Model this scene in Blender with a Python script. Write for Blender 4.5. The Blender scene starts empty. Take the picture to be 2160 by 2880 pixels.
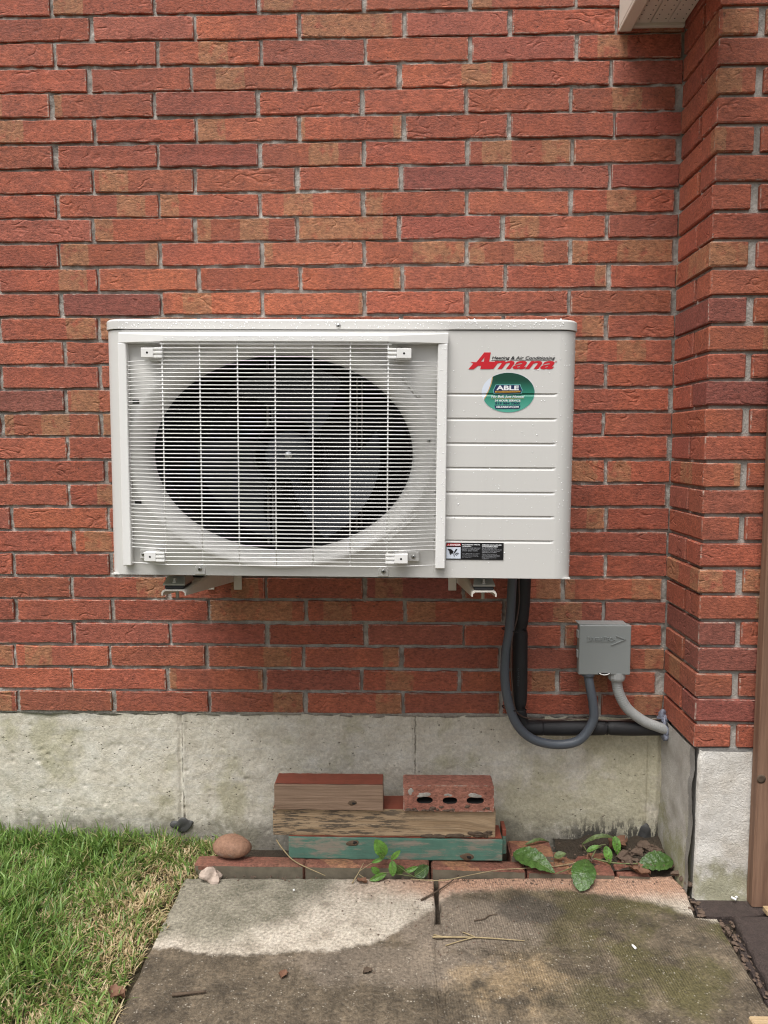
import bpy, bmesh, math, random
import numpy as np
from mathutils import Vector, Matrix, geometry
random.seed(7); rng = np.random.default_rng(7)
S = bpy.context.scene
COL = S.collection

# ---------------------------------------------------------------- camera
cam = bpy.data.objects.new('camera', bpy.data.cameras.new('camera')); COL.objects.link(cam)
cam.data.sensor_fit = 'VERTICAL'; cam.data.sensor_height = 36.0; cam.data.sensor_width = 27.0
cam.data.lens = 36.0 * 2100 / 2880; cam.data.clip_start = 0.02; cam.data.clip_end = 400
def cam_basis(yaw, pitch, roll):
    F = Vector((math.sin(yaw), math.cos(yaw), 0)); Rr = Vector((math.cos(yaw), -math.sin(yaw), 0)); U = Vector((0, 0, 1))
    F, U = F*math.cos(pitch) + U*math.sin(pitch), U*math.cos(pitch) - F*math.sin(pitch)
    Rr, U = Rr*math.cos(roll) + U*math.sin(roll), U*math.cos(roll) - Rr*math.sin(roll)
    return Rr, U, F
cR, cU, cF = cam_basis(math.radians(-1.49277), math.radians(-4.97105), math.radians(-0.06859))
cam.matrix_world = Matrix(((cR.x, cU.x, -cF.x, 0.0), (cR.y, cU.y, -cF.y, -2.02045), (cR.z, cU.z, -cF.z, 1.11206), (0, 0, 0, 1)))
S.camera = cam

# ---------------------------------------------------------------- sky, sun, exposure
SUN_EL, SUN_AZ = math.radians(65), math.radians(-150)      # azimuth measured from +Y towards +X
W = bpy.data.worlds.new('World'); S.world = W; W.use_nodes = True
nt = W.node_tree
bg = nt.nodes['Background']
sky = nt.nodes.new('ShaderNodeTexSky'); sky.sky_type = 'NISHITA'; sky.sun_disc = False
sky.sun_elevation = SUN_EL; sky.sun_rotation = SUN_AZ; sky.air_density = 1.0; sky.dust_density = 6.0; sky.ozone_density = 1.0
hs = nt.nodes.new('ShaderNodeHueSaturation'); hs.inputs['Saturation'].default_value = 0.22   # an overcast, nearly colourless sky
nt.links.new(sky.outputs[0], hs.inputs['Color']); nt.links.new(hs.outputs[0], bg.inputs['Color'])
bg.inputs['Strength'].default_value = 0.075
sl = bpy.data.lights.new('sun', 'SUN'); sl.energy = 1.5; sl.angle = math.radians(40); sl.color = (1.0, 0.965, 0.92)
sun = bpy.data.objects.new('sun', sl); COL.objects.link(sun)
sd = Vector((math.sin(SUN_AZ)*math.cos(SUN_EL), math.cos(SUN_AZ)*math.cos(SUN_EL), math.sin(SUN_EL)))
sun.rotation_euler = (-sd).to_track_quat('-Z', 'Y').to_euler()
S.view_settings.view_transform = 'Standard'; S.view_settings.look = 'None'
S.cycles.filter_width = 1.15; S.cycles.use_denoising = True; S.cycles.denoising_prefilter = 'NONE'
S.view_settings.exposure = 1.02; S.view_settings.gamma = 1.0; S.view_settings.use_curve_mapping = False

# ---------------------------------------------------------------- helpers: objects
def put(o, parent=None):
    COL.objects.link(o)
    if parent is not None: o.parent = parent
    return o
def tag(o, label=None, cat=None, group=None, kind=None):
    if label: o['label'] = label
    if cat: o['category'] = cat
    if group: o['group'] = group
    if kind: o['kind'] = kind
    return o
def thing(name, label, cat, loc=(0, 0, 0), group=None):
    o = bpy.data.objects.new(name, None); o.location = loc; o.empty_display_size = 0.05
    COL.objects.link(o)
    return tag(o, label, cat, group)

class MB:
    """collects faces, then links them as one mesh object"""
    def __init__(s): s.v = []; s.f = []; s.sm = []
    def add(s, vs, fs, smooth=False):
        n = len(s.v); s.v += [tuple(map(float, p)) for p in vs]
        s.f += [tuple(i + n for i in f) for f in fs]; s.sm += [smooth]*len(fs)
        return s
    def box(s, a, b, ch=0.0, jit=0.0):
        """box from corner a to corner b with chamfered edges"""
        a = [min(p, q) for p, q in zip(a, b)], [max(p, q) for p, q in zip(a, b)]
        lo, hi = a
        if ch <= 0:
            vs = [(x, y, z) for x in (lo[0], hi[0]) for y in (lo[1], hi[1]) for z in (lo[2], hi[2])]
            fs = [(0,1,3,2), (4,6,7,5), (0,4,5,1), (2,3,7,6), (0,2,6,4), (1,5,7,3)]
            return s.add(vs, fs)
        vs = []; idx = {}
        for i in (0, 1):
            for j in (0, 1):
                for k in (0, 1):
                    c = (a[i][0], a[j][1], a[k][2]); sg = (1-2*i, 1-2*j, 1-2*k)
                    for ax in range(3):
                        p = list(c)
                        for bx in range(3):
                            if bx != ax: p[bx] += sg[bx]*ch*(1 + random.uniform(-.5, .9)*(jit > 0))
                            else: p[bx] += random.uniform(-jit, jit)*.6
                        idx[(i, j, k, ax)] = len(vs); vs.append(p)
        g = lambda i, j, k, ax: idx[(i, j, k, ax)]
        fs = []
        for e in (0, 1):
            q = [(e,0,0), (e,1,0), (e,1,1), (e,0,1)]; fs.append(tuple(g(*c, 0) for c in (q[::-1] if e == 0 else q)))
            q = [(0,e,0), (0,e,1), (1,e,1), (1,e,0)]; fs.append(tuple(g(*c, 1) for c in (q[::-1] if e == 0 else q)))
            q = [(0,0,e), (1,0,e), (1,1,e), (0,1,e)]; fs.append(tuple(g(*c, 2) for c in (q[::-1] if e == 0 else q)))
        for e in (0, 1):
            for h in (0, 1):
                fs.append((g(e,h,0,0), g(e,h,0,1), g(e,h,1,1), g(e,h,1,0)))
                fs.append((g(e,0,h,0), g(e,0,h,2), g(e,1,h,2), g(e,1,h,0)))
                fs.append((g(0,e,h,1), g(0,e,h,2), g(1,e,h,2), g(1,e,h,1)))
                for k in (0, 1): fs.append((g(e,h,k,0), g(e,h,k,1), g(e,h,k,2)))
        return s.add(vs, fs)
    def tube(s, path, r, seg=8, cap=True, smooth=True):
        P = [Vector(p) for p in path]; n = len(P)
        rr = r if hasattr(r, '__len__') else [r]*n
        t0 = (P[1]-P[0]).normalized(); up = Vector((0, 0, 1)) if abs(t0.z) < .9 else Vector((1, 0, 0))
        nrm = (up - t0*up.dot(t0)).normalized(); vs = []
        for i in range(n):
            t = (P[min(i+1, n-1)] - P[max(i-1, 0)]).normalized()
            nrm = (nrm - t*nrm.dot(t)).normalized(); bn = t.cross(nrm)
            for k in range(seg):
                a = 2*math.pi*k/seg
                vs.append(P[i] + (nrm*math.cos(a) + bn*math.sin(a))*rr[i])
        fs = [(i*seg+k, i*seg+(k+1) % seg, (i+1)*seg+(k+1) % seg, (i+1)*seg+k) for i in range(n-1) for k in range(seg)]
        if cap: fs += [tuple(range(seg))[::-1], tuple((n-1)*seg+k for k in range(seg))]
        return s.add(vs, fs, smooth)
    def rings(s, rs, closed=True, cap0=False, cap1=False, smooth=True):
        """skin a list of equally long rings"""
        m = len(rs[0]); vs = [p for r in rs for p in r]
        fs = [(i*m+k, i*m+(k+1) % m, (i+1)*m+(k+1) % m, (i+1)*m+k) for i in range(len(rs)-1) for k in range(m if closed else m-1)]
        if cap0: fs.append(tuple(range(m))[::-1])
        if cap1: fs.append(tuple((len(rs)-1)*m+k for k in range(m)))
        return s.add(vs, fs, smooth)
    def lathe(s, c, prof, axis='y', seg=20, smooth=True):
        """prof: list of (radius, offset along axis)"""
        rs = []
        for r, h in prof:
            ring = []
            for k in range(seg):
                a = 2*math.pi*k/seg; u, v = r*math.cos(a), r*math.sin(a)
                ring.append({'y': (c[0]+u, c[1]+h, c[2]+v), 'z': (c[0]+u, c[1]+v, c[2]+h), 'x': (c[0]+h, c[1]+u, c[2]+v)}[axis])
            rs.append(ring)
        return s.rings(rs, True, True, True, smooth)
    def prism(s, poly, y0, y1, holes=()):
        """poly in (x, z), extruded from y0 (front) to y1"""
        loops = [[Vector((x, z, 0)) for x, z in L] for L in ([poly] + list(holes))]
        tris = geometry.tessellate_polygon(loops)
        flat = [p for L in loops for p in L]; n = len(flat)
        vs = [(p.x, y0, p.y) for p in flat] + [(p.x, y1, p.y) for p in flat]
        fs = [tuple(t) for t in tris] + [tuple(i+n for i in t)[::-1] for t in tris]; o = 0
        for L in loops:
            m = len(L); fs += [(o+k, o+(k+1) % m, o+(k+1) % m+n, o+k+n) for k in range(m)]; o += m
        return s.add(vs, fs)
    def mesh(s, name, mat, off=(0, 0, 0)):
        me = bpy.data.meshes.new(name)
        me.from_pydata([(x-off[0], y-off[1], z-off[2]) for x, y, z in s.v], [], s.f)
        me.polygons.foreach_set('use_smooth', s.sm)
        if mat: me.materials.append(mat)
        bm = bmesh.new(); bm.from_mesh(me); bmesh.ops.recalc_face_normals(bm, faces=bm.faces); bm.to_mesh(me); bm.free()
        me.update(); return me
    def build(s, name, mat, parent=None, origin=None, local=False):
        """coordinates are world ones unless local; origin places the object's own origin"""
        po = Vector((0, 0, 0))
        if parent is not None and not local:
            q = parent
            while q is not None: po += q.location; q = q.parent
        og = Vector(origin) if origin is not None else (po if parent is not None else Vector((0, 0, 0)))
        o = bpy.data.objects.new(name, s.mesh(name, mat, og))
        o.location = og - po if origin is not None else (0, 0, 0)
        if parent is not None and origin is None: o.location = (0, 0, 0)
        if local and origin is None:
            pass
        return put(o, parent)

def grid(nu, nv, fn):
    """nu x nv points of fn(u, v) -> (verts, faces)"""
    vs = [fn(i/(nu-1), j/(nv-1)) for j in range(nv) for i in range(nu)]
    fs = [(j*nu+i, j*nu+i+1, (j+1)*nu+i+1, (j+1)*nu+i) for j in range(nv-1) for i in range(nu-1)]
    return vs, fs
def spline(pts, n=12):
    P = [Vector(p) for p in pts]; P = [P[0]*2-P[1]] + P + [P[-1]*2-P[-2]]; out = []
    for i in range(1, len(P)-2):
        for k in range(n):
            t = k/n; a, b, c, d = P[i-1:i+3]
            out.append(.5*((2*b) + (c-a)*t + (2*a-5*b+4*c-d)*t*t + (3*b-a-3*c+d)*t**3))
    out.append(P[-2]); return out
def resample(path, step):
    P = [Vector(p) for p in path]; L = [0]
    for a, b in zip(P, P[1:]): L.append(L[-1] + (b-a).length)
    n = max(2, int(L[-1]/step)); out = []; j = 0
    for i in range(n+1):
        d = L[-1]*i/n
        while j < len(L)-2 and L[j+1] < d: j += 1
        t = (d-L[j])/max(1e-9, L[j+1]-L[j]); out.append(P[j].lerp(P[j+1], min(1, t)))
    return out
def vnoise(x, y, seed=0):
    """smooth value noise for numpy arrays, -1..1"""
    r = np.random.default_rng(seed).random((64, 64))*2-1
    xi = np.floor(x).astype(int); yi = np.floor(y).astype(int); fx = x-xi; fy = y-yi
    fx = fx*fx*(3-2*fx); fy = fy*fy*(3-2*fy); g = lambda a, b: r[a % 64, b % 64]
    return (g(xi, yi)*(1-fx)+g(xi+1, yi)*fx)*(1-fy) + (g(xi, yi+1)*(1-fx)+g(xi+1, yi+1)*fx)*fy

# ---------------------------------------------------------------- helpers: materials
class Mat:
    def __init__(s, name):
        s.m = bpy.data.materials.new(name); s.m.use_nodes = True; s.t = s.m.node_tree
        s.p = s.t.nodes['Principled BSDF']; s._tc = None
    def n(s, typ, ins=None, **pr):
        nd = s.t.nodes.new('ShaderNode'+typ)
        for k, v in pr.items(): setattr(nd, k, v)
        for k, v in (ins or {}).items(): s.set(nd.inputs[k], v)
        return nd
    def set(s, sock, v):
        if isinstance(v, bpy.types.NodeSocket): s.t.links.new(v, sock)
        elif isinstance(v, (tuple, list)) and len(v) == 3 and sock.type == 'RGBA': sock.default_value = (*v, 1)
        else: sock.default_value = v
    def co(s, which='Object'):
        if s._tc is None: s._tc = s.n('TexCoord')
        return s._tc.outputs[which]
    def math(s, op, a, b=0.0, c=0.0, clamp=False):
        nd = s.n('Math', {0: a, 1: b, 2: c}, operation=op); nd.use_clamp = clamp; return nd.outputs[0]
    def sep(s, v): nd = s.n('SeparateXYZ', {0: v}); return nd.outputs
    def comb(s, x=0.0, y=0.0, z=0.0): return s.n('CombineXYZ', {0: x, 1: y, 2: z}).outputs[0]
    def map(s, v, scale=(1, 1, 1), loc=(0, 0, 0), rot=(0, 0, 0)):
        return s.n('Mapping', {'Vector': v, 'Scale': scale, 'Location': loc, 'Rotation': rot}).outputs[0]
    def vadd(s, a, b): return s.n('VectorMath', {0: a, 1: b}, operation='ADD').outputs[0]
    def noise(s, v, scale, detail=4.0, rough=.55, dist=0.0):
        return s.n('TexNoise', {'Vector': v, 'Scale': scale, 'Detail': detail, 'Roughness': rough, 'Distortion': dist}).outputs[0]
    def voro(s, v, scale, feature='F1', rand=1.0):
        return s.n('TexVoronoi', {'Vector': v, 'Scale': scale, 'Randomness': rand}, feature=feature).outputs['Distance']
    def ramp(s, f, stops, interp='LINEAR'):
        nd = s.n('ValToRGB', {0: f}); cr = nd.color_ramp; cr.interpolation = interp
        while len(cr.elements) < len(stops): cr.elements.new(.5)
        for e, (p, c) in zip(cr.elements, stops):
            e.position = p; e.color = (c, c, c, 1) if not isinstance(c, (tuple, list)) else (*c, 1)
        return nd.outputs[0]
    def smooth(s, f, a, b): return s.n('MapRange', {0: f, 1: a, 2: b, 3: 0.0, 4: 1.0}, interpolation_type='SMOOTHSTEP').outputs[0]
    def mix(s, f, a, b, mode='MIX'):
        nd = s.n('Mix', data_type='RGBA', blend_type=mode)
        s.set(nd.inputs[0], f); s.set(nd.inputs[6], a); s.set(nd.inputs[7], b); return nd.outputs[2]
    def val(s, c, v): return s.mix(1.0, c, s.n('CombineColor', {0: v, 1: v, 2: v}).outputs[0], 'MULTIPLY')
    def bump(s, h, strength=.5, dist=.002, normal=None):
        d = {'Height': h, 'Strength': strength, 'Distance': dist}
        if normal is not None: d['Normal'] = normal
        return s.n('Bump', d).outputs[0]
    def out(s, color, rough=.6, normal=None, **kw):
        s.set(s.p.inputs['Base Color'], color); s.set(s.p.inputs['Roughness'], rough)
        if normal is not None: s.set(s.p.inputs['Normal'], normal)
        for k, v in kw.items(): s.set(s.p.inputs[k.replace('_', ' ')], v)
        return s.m
def plain(name, color, rough=.5, metallic=0.0, nscale=60, namt=.12, bump=0.0, bscale=400, **kw):
    m = Mat(name); v = m.co()
    f = m.noise(v, nscale, 3); c = m.mix(f, tuple(x*(1-namt) for x in color), tuple(min(1, x*(1+namt)) for x in color))
    nb = m.bump(m.noise(v, bscale, 3), bump, .001) if bump else None
    return m.out(c, rough, nb, Metallic=metallic, **kw)

# brick: object colour = base tone, its alpha = how much of the tan banding the brick carries
def brick_material():
    m = Mat('brick'); oi = m.n('ObjectInfo'); rnd = oi.outputs['Random']
    off = m.comb(m.math('MULTIPLY', rnd, 37.0), m.math('MULTIPLY', rnd, 91.0), m.math('MULTIPLY', rnd, 53.0))
    o = m.co(); v = m.vadd(o, off)
    sx, sy, sz = m.sep(o); along = m.math('ADD', m.math('ADD', sx, sy), m.math('MULTIPLY', rnd, 9.0))
    wob = m.noise(v, 60, 3)
    cell = m.math('FLOOR', m.math('MULTIPLY', m.math('ADD', along, m.math('MULTIPLY', wob, .012)), 13.0))
    wn = m.n('TexWhiteNoise', {'W': cell}, noise_dimensions='1D').outputs[0]
    soft = m.noise(v, 9, 2)
    band = m.math('GREATER_THAN', m.math('ADD', wn, m.math('MULTIPLY', oi.outputs['Alpha'], .60)), 1.0)
    bandf = m.math('MULTIPLY', band, m.smooth(m.noise(v, 42, 4), .28, .52), clamp=True)
    base = oi.outputs['Color']
    c = m.mix(m.smooth(soft, .35, .68), base, m.mix(.45, base, (.24, .075, .055)))
    c = m.mix(m.math('MULTIPLY', bandf, .62), c, (.36, .190, .095))
    fine = m.noise(m.map(v, (.6, 1, 1.25)), 150, 4, .82)
    c = m.val(c, m.n('MapRange', {0: fine, 1: .30, 2: .70, 3: .48, 4: 1.50}).outputs[0])
    mid = m.noise(v, 45, 4, .6); c = m.val(c, m.n('MapRange', {0: mid, 1: .3, 2: .7, 3: .85, 4: 1.12}).outputs[0])
    pits = m.smooth(m.noise(m.map(v, (.8, 1, 1.6)), 190, 2), .66, .72)
    c = m.mix(m.math('MULTIPLY', pits, .75), c, (.045, .022, .018))
    # lime smear along the arrises
    g = m.co('Generated'); gx, gy, gz = m.sep(g)
    ax_ = lambda g_, a_, b_: m.smooth(m.math('ABSOLUTE', m.math('SUBTRACT', g_, .5)), a_, b_)
    ex, ey, ez = ax_(gx, .480, .496), ax_(gy, .465, .492), m.math('MULTIPLY', ax_(gz, .425, .495), .8)
    mn = lambda a_, b_: m.math('MINIMUM', a_, b_)
    edge = m.math('MAXIMUM', mn(ex, ey), m.math('MAXIMUM', mn(ex, ez), mn(ey, ez)))
    lime = m.math('MULTIPLY', edge, m.smooth(m.noise(v, 70, 5, .7), .44, .60))
    c = m.mix(m.math('MULTIPLY', lime, .8), c, (.50, .44, .37))
    # drag folds of the wire-cut face
    fv = m.map(v, (1, 1, 1.9), rot=(0, .25, 0)); fn = m.noise(fv, 19, 1, .4, .4)
    fold = m.math('MULTIPLY', m.math('SUBTRACT', 1.0, m.smooth(m.math('ABSOLUTE', m.math('SUBTRACT', fn, .5)), 0.0, .07)), m.smooth(m.noise(v, 17, 1), .56, .68))
    h = m.math('ADD', m.math('MULTIPLY', fold, -1.2), m.math('ADD', m.math('MULTIPLY', fine, 1.5), m.math('MULTIPLY', mid, .8)))
    h = m.math('SUBTRACT', h, m.math('MULTIPLY', pits, .8))
    return m.out(c, m.n('MapRange', {0: fine, 3: .7, 4: .95}).outputs[0], m.bump(h, .62, .0036))
def mortar_material():
    m = Mat('mortar'); v = m.co()
    f = m.noise(v, 30, 5, .65); c = m.ramp(f, [(.3, (.25, .23, .205)), (.55, (.40, .375, .34)), (.75, (.56, .53, .49))])
    c = m.val(c, m.n('MapRange', {0: m.noise(v, 220, 4), 3: .7, 4: 1.3}).outputs[0])
    return m.out(c, .95, m.bump(m.noise(v, 160, 5, .7), .9, .004))
def concrete_material():
    m = Mat('foundation concrete'); v = m.co(); x, y, z = m.sep(v)
    big = m.noise(v, 3.2, 5, .6); mid = m.noise(v, 14, 5, .65); fine = m.noise(v, 130, 3, .75)
    c = m.ramp(mid, [(.26, (.50, .455, .37)), (.5, (.595, .555, .47)), (.74, (.67, .64, .57))])
    lines = m.noise(m.map(v, (.8, 1, 9)), 6, 3)                     # form-board banding
    c = m.mix(m.math('MULTIPLY', m.smooth(lines, .5, .7), .35), c, (.56, .545, .515))
    alg = m.smooth(m.math('ADD', m.noise(v, 5.5, 5, .65), m.math('MULTIPLY', m.smooth(x, -.1, .7), .16)), .50, .66)
    c = m.mix(m.math('MULTIPLY', alg, .6), c, (.385, .36, .225))
    dirt = m.smooth(m.math('ADD', m.math('MULTIPLY', z, -3.2), m.math('ADD', m.math('MULTIPLY', m.noise(v, 11, 6, .75), .75), -.28)), -.22, .06)
    c = m.mix(m.math('MULTIPLY', dirt, .66), c, (.135, .124, .102))
    wx = m.math('ADD', x, m.math('MULTIPLY', m.math('SUBTRACT', m.noise(m.comb(0.0, 0.0, z), 42, 3), .5), .014))     # cracks along the form seams
    for cx, zlo in ((.0335, .17), (-.6225, -.1)):
        ck = m.math('MULTIPLY', m.math('SUBTRACT', 1.0, m.smooth(m.math('ABSOLUTE', m.math('SUBTRACT', wx, cx)), .0006, .0030)), m.math('MULTIPLY', m.smooth(z, zlo, zlo+.05), m.smooth(m.noise(v, 38, 3), .36, .52)))
        c = m.mix(m.math('MULTIPLY', ck, .75), c, (.12, .108, .085))
    tar = m.math('MULTIPLY', m.smooth(x, .40, .52), m.math('MULTIPLY', m.smooth(m.math('ADD', m.noise(m.map(v, (1.6, 1, .55)), 42, 4, .7), m.math('MULTIPLY', z, -1.5)), .40, .46), m.math('SUBTRACT', 1.0, m.smooth(z, .03, .10))))
    c = m.mix(m.math('MULTIPLY', tar, .85), c, (.03, .028, .026))
    pv = m.voro(m.vadd(v, m.comb(m.math('MULTIPLY', mid, .02))), 85)
    pm = m.math('MULTIPLY', m.math('SUBTRACT', 1.0, m.smooth(pv, .10, .24)), m.smooth(m.noise(v, 26, 3), .54, .66))
    c = m.mix(m.math('MULTIPLY', pm, .65), c, (.10, .09, .075))
    c = m.val(c, m.n('MapRange', {0: fine, 1: .28, 2: .72, 3: .80, 4: 1.20}).outputs[0])
    h = m.math('ADD', m.math('MULTIPLY', mid, 1.1), m.math('SUBTRACT', m.math('MULTIPLY', fine, .6), m.math('MULTIPLY', pm, 1.6)))
    return m.out(c, .9, m.bump(h, .75, .004))
def stucco_material():
    m = Mat('white stucco'); v = m.co(); x, y, z = m.sep(v)
    f = m.noise(v, 9, 5, .65); c = m.ramp(f, [(.3, (.54, .495, .43)), (.5, (.67, .64, .59)), (.72, (.77, .75, .71))])
    alg = m.smooth(m.math('ADD', m.noise(v, 12, 5, .7), m.math('MULTIPLY', z, -1.8)), .30, .52)
    c = m.mix(m.math('MULTIPLY', alg, .8), c, (.27, .26, .15))
    grim = m.smooth(m.noise(m.map(v, loc=(3, 0, 0)), 7, 6, .7), .52, .68); c = m.mix(m.math('MULTIPLY', grim, .30), c, (.48, .44, .38))
    sw = m.noise(v, 130, 3, .6, 1.2); c = m.val(c, m.n('MapRange', {0: sw, 1: .3, 2: .7, 3: .8, 4: 1.1}).outputs[0])
    return m.out(c, .9, m.bump(m.math('ADD', sw, m.math('MULTIPLY', f, .6)), .8, .0035))
def sidewall_material():
    m = Mat('pier base concrete'); v = m.co(); x, y, z = m.sep(v)
    f = m.noise(v, 16, 5, .65); c = m.ramp(f, [(.3, (.38, .355, .315)), (.55, (.50, .475, .44)), (.75, (.62, .60, .56))])
    alg = m.smooth(m.math('ADD', m.noise(v, 9, 5, .7), m.math('MULTIPLY', z, -1.6)), .26, .5); c = m.mix(m.math('MULTIPLY', alg, .75), c, (.24, .235, .10))
    st = m.smooth(m.math('ADD', m.math('MULTIPLY', y, -1.0), m.math('MULTIPLY', m.noise(v, 30, 4), .03)), .207, .213)
    c = m.mix(m.math('MULTIPLY', st, .85), c, (.25, .24, .225))
    fi = m.noise(v, 260, 4, .7); c = m.val(c, m.n('MapRange', {0: fi, 3: .75, 4: 1.25}).outputs[0])
    return m.out(c, .92, m.bump(m.math('ADD', f, m.math('MULTIPLY', fi, .7)), .8, .004))
def slab_material():
    m = Mat('paving slab'); v = m.co(); x, y, z = m.sep(v)
    mid = m.noise(v, 16, 6, .65); fine = m.noise(v, 125, 3, .7); big = m.noise(v, 5, 4, .6)
    agg = m.math('SUBTRACT', 1.0, m.smooth(m.voro(v, 140), .14, .32))
    # where the slab lies dry under the eave and the unit (outline follows the rain line)
    X0, X1, B0, B1 = -.62, .78, -.50, -.10
    bl = [(-.62, -.466), (-.567, -.464), (-.506, -.457), (-.454, -.477), (-.336, -.478), (-.226, -.461), (-.149, -.462), (-.043, -.42), (.02, -.36), (.085, -.29), (.12, -.245), (.279, -.222), (.406, -.223), (.527, -.245), (.628, -.28), (.70, -.33), (.78, -.36)]
    xr = m.n('MapRange', {0: x, 1: X0, 2: X1}).outputs[0]
    br = m.ramp(xr, [((a-X0)/(X1-X0), (b-B0)/(B1-B0)) for a, b in bl])
    bnd = m.n('MapRange', {0: br, 3: B0, 4: B1}).outputs[0]
    d = m.math('ADD', m.math('SUBTRACT', y, bnd), m.math('MULTIPLY', m.math('SUBTRACT', m.noise(v, 34, 4, .7), .5), .045))
    dry = m.smooth(d, -.008, m.n('MapRange', {0: x, 1: -.1, 2: .2, 3: .010, 4: .026}).outputs[0])
    cd = m.ramp(mid, [(.3, (.27, .235, .185)), (.5, (.42, .375, .31)), (.72, (.50, .455, .385))])
    # pinkish brick dust by the edging, grey lichen on the left
    red = m.math('MULTIPLY', m.smooth(m.math('ADD', y, m.math('MULTIPLY', big, .09)), -.255, -.16), m.smooth(x, -.25, .15))
    cd = m.mix(m.math('MULTIPLY', red, .85), cd, (.385, .215, .14))
    gl = m.math('MULTIPLY', m.math('SUBTRACT', 1.0, m.smooth(m.math('ADD', m.math('ADD', x, m.math('MULTIPLY', y, -.9)), m.math('MULTIPLY', mid, .18)), .05, .19)), m.smooth(d, .0, .07))
    cd = m.mix(m.math('MULTIPLY', gl, .85), cd, m.mix(m.smooth(mid, .35, .65), (.125, .118, .085), (.225, .21, .16)))
    cw = m.ramp(mid, [(.3, (.044, .035, .024)), (.48, (.098, .078, .054)), (.70, (.180, .142, .098))])
    mo = m.math('MULTIPLY', m.smooth(m.noise(v, 6.5, 5, .6), .42, .6), m.smooth(x, .18, .5))
    cw = m.mix(m.math('MULTIPLY', mo, .8), cw, (.078, .070, .026))
    # dried mud around the joint, sandy worn spot
    def blob(cx, cy, rx, ry):
        q = m.n('VectorMath', {0: m.comb(m.math('DIVIDE', m.math('SUBTRACT', x, cx), rx), m.math('DIVIDE', m.math('SUBTRACT', y, cy), ry))}, operation='LENGTH').outputs['Value']
        return m.math('SUBTRACT', 1.0, m.smooth(m.math('ADD', q, m.math('MULTIPLY', m.math('SUBTRACT', m.noise(v, 15, 5, .7), .5), 1.5)), .65, 1.15))
    mud = m.math('MAXIMUM', blob(.14, -.36, .20, .11), m.math('MULTIPLY', blob(-.02, -.50, .26, .075), .8))
    cw = m.mix(m.math('MULTIPLY', mud, .75), cw, (.225, .185, .145))
    cw = m.mix(m.math('MULTIPLY', m.math('MULTIPLY', blob(.225, -.54, .13, .09), .5), m.smooth(mid, .36, .6)), cw, (.30, .215, .12))
    cw = m.mix(m.math('MULTIPLY', blob(.31, -.30, .085, .06), .75), cw, (.055, .048, .040))
    cw = m.val(cw, m.n('MapRange', {0: m.noise(v, 4.2, 4, .65), 1: .3, 2: .7, 3: .72, 4: 1.25}).outputs[0])
    c = m.mix(dry, cw, cd)
    c = m.mix(m.math('MULTIPLY', agg, m.math('MULTIPLY', m.smooth(m.noise(v, 55, 3), .48, .66), .7)), c, (.46, .42, .35))
    c = m.val(c, m.n('MapRange', {0: fine, 1: .25, 2: .75, 3: .42, 4: 1.60}).outputs[0])
    br2 = m.math('SINE', m.math('MULTIPLY', m.math('ADD', m.math('ADD', x, m.math('MULTIPLY', y, .06)), m.math('MULTIPLY', mid, .003)), 1080.0))
    brm = m.math('MULTIPLY', br2, m.math('MULTIPLY', m.smooth(m.noise(v, 7, 3), .38, .56), m.n('MapRange', {0: x, 1: .0, 2: .25, 3: .12, 4: 1.0}).outputs[0]))
    h = m.math('ADD', m.math('MULTIPLY', brm, .12), m.math('ADD', m.math('MULTIPLY', fine, .9), m.math('MULTIPLY', mid, 1.0)))
    c = m.val(c, m.n('MapRange', {0: brm, 1: -1.0, 2: 1.0, 3: .80, 4: 1.16}).outputs[0])
    rough = m.n('MapRange', {0: dry, 3: .55, 4: .92}).outputs[0]
    return m.out(c, rough, m.bump(h, .8, .004))
def soil_material(name='soil', a=(.035, .025, .017), b=(.10, .075, .05)):
    m = Mat(name); v = m.co(); f = m.noise(v, 40, 6, .7)
    c = m.mix(f, a, b); c = m.val(c, m.n('MapRange', {0: m.noise(v, 300, 4), 3: .6, 4: 1.4}).outputs[0])
    return m.out(c, .95, m.bump(m.noise(v, 120, 6, .75), 1.0, .012))
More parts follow.
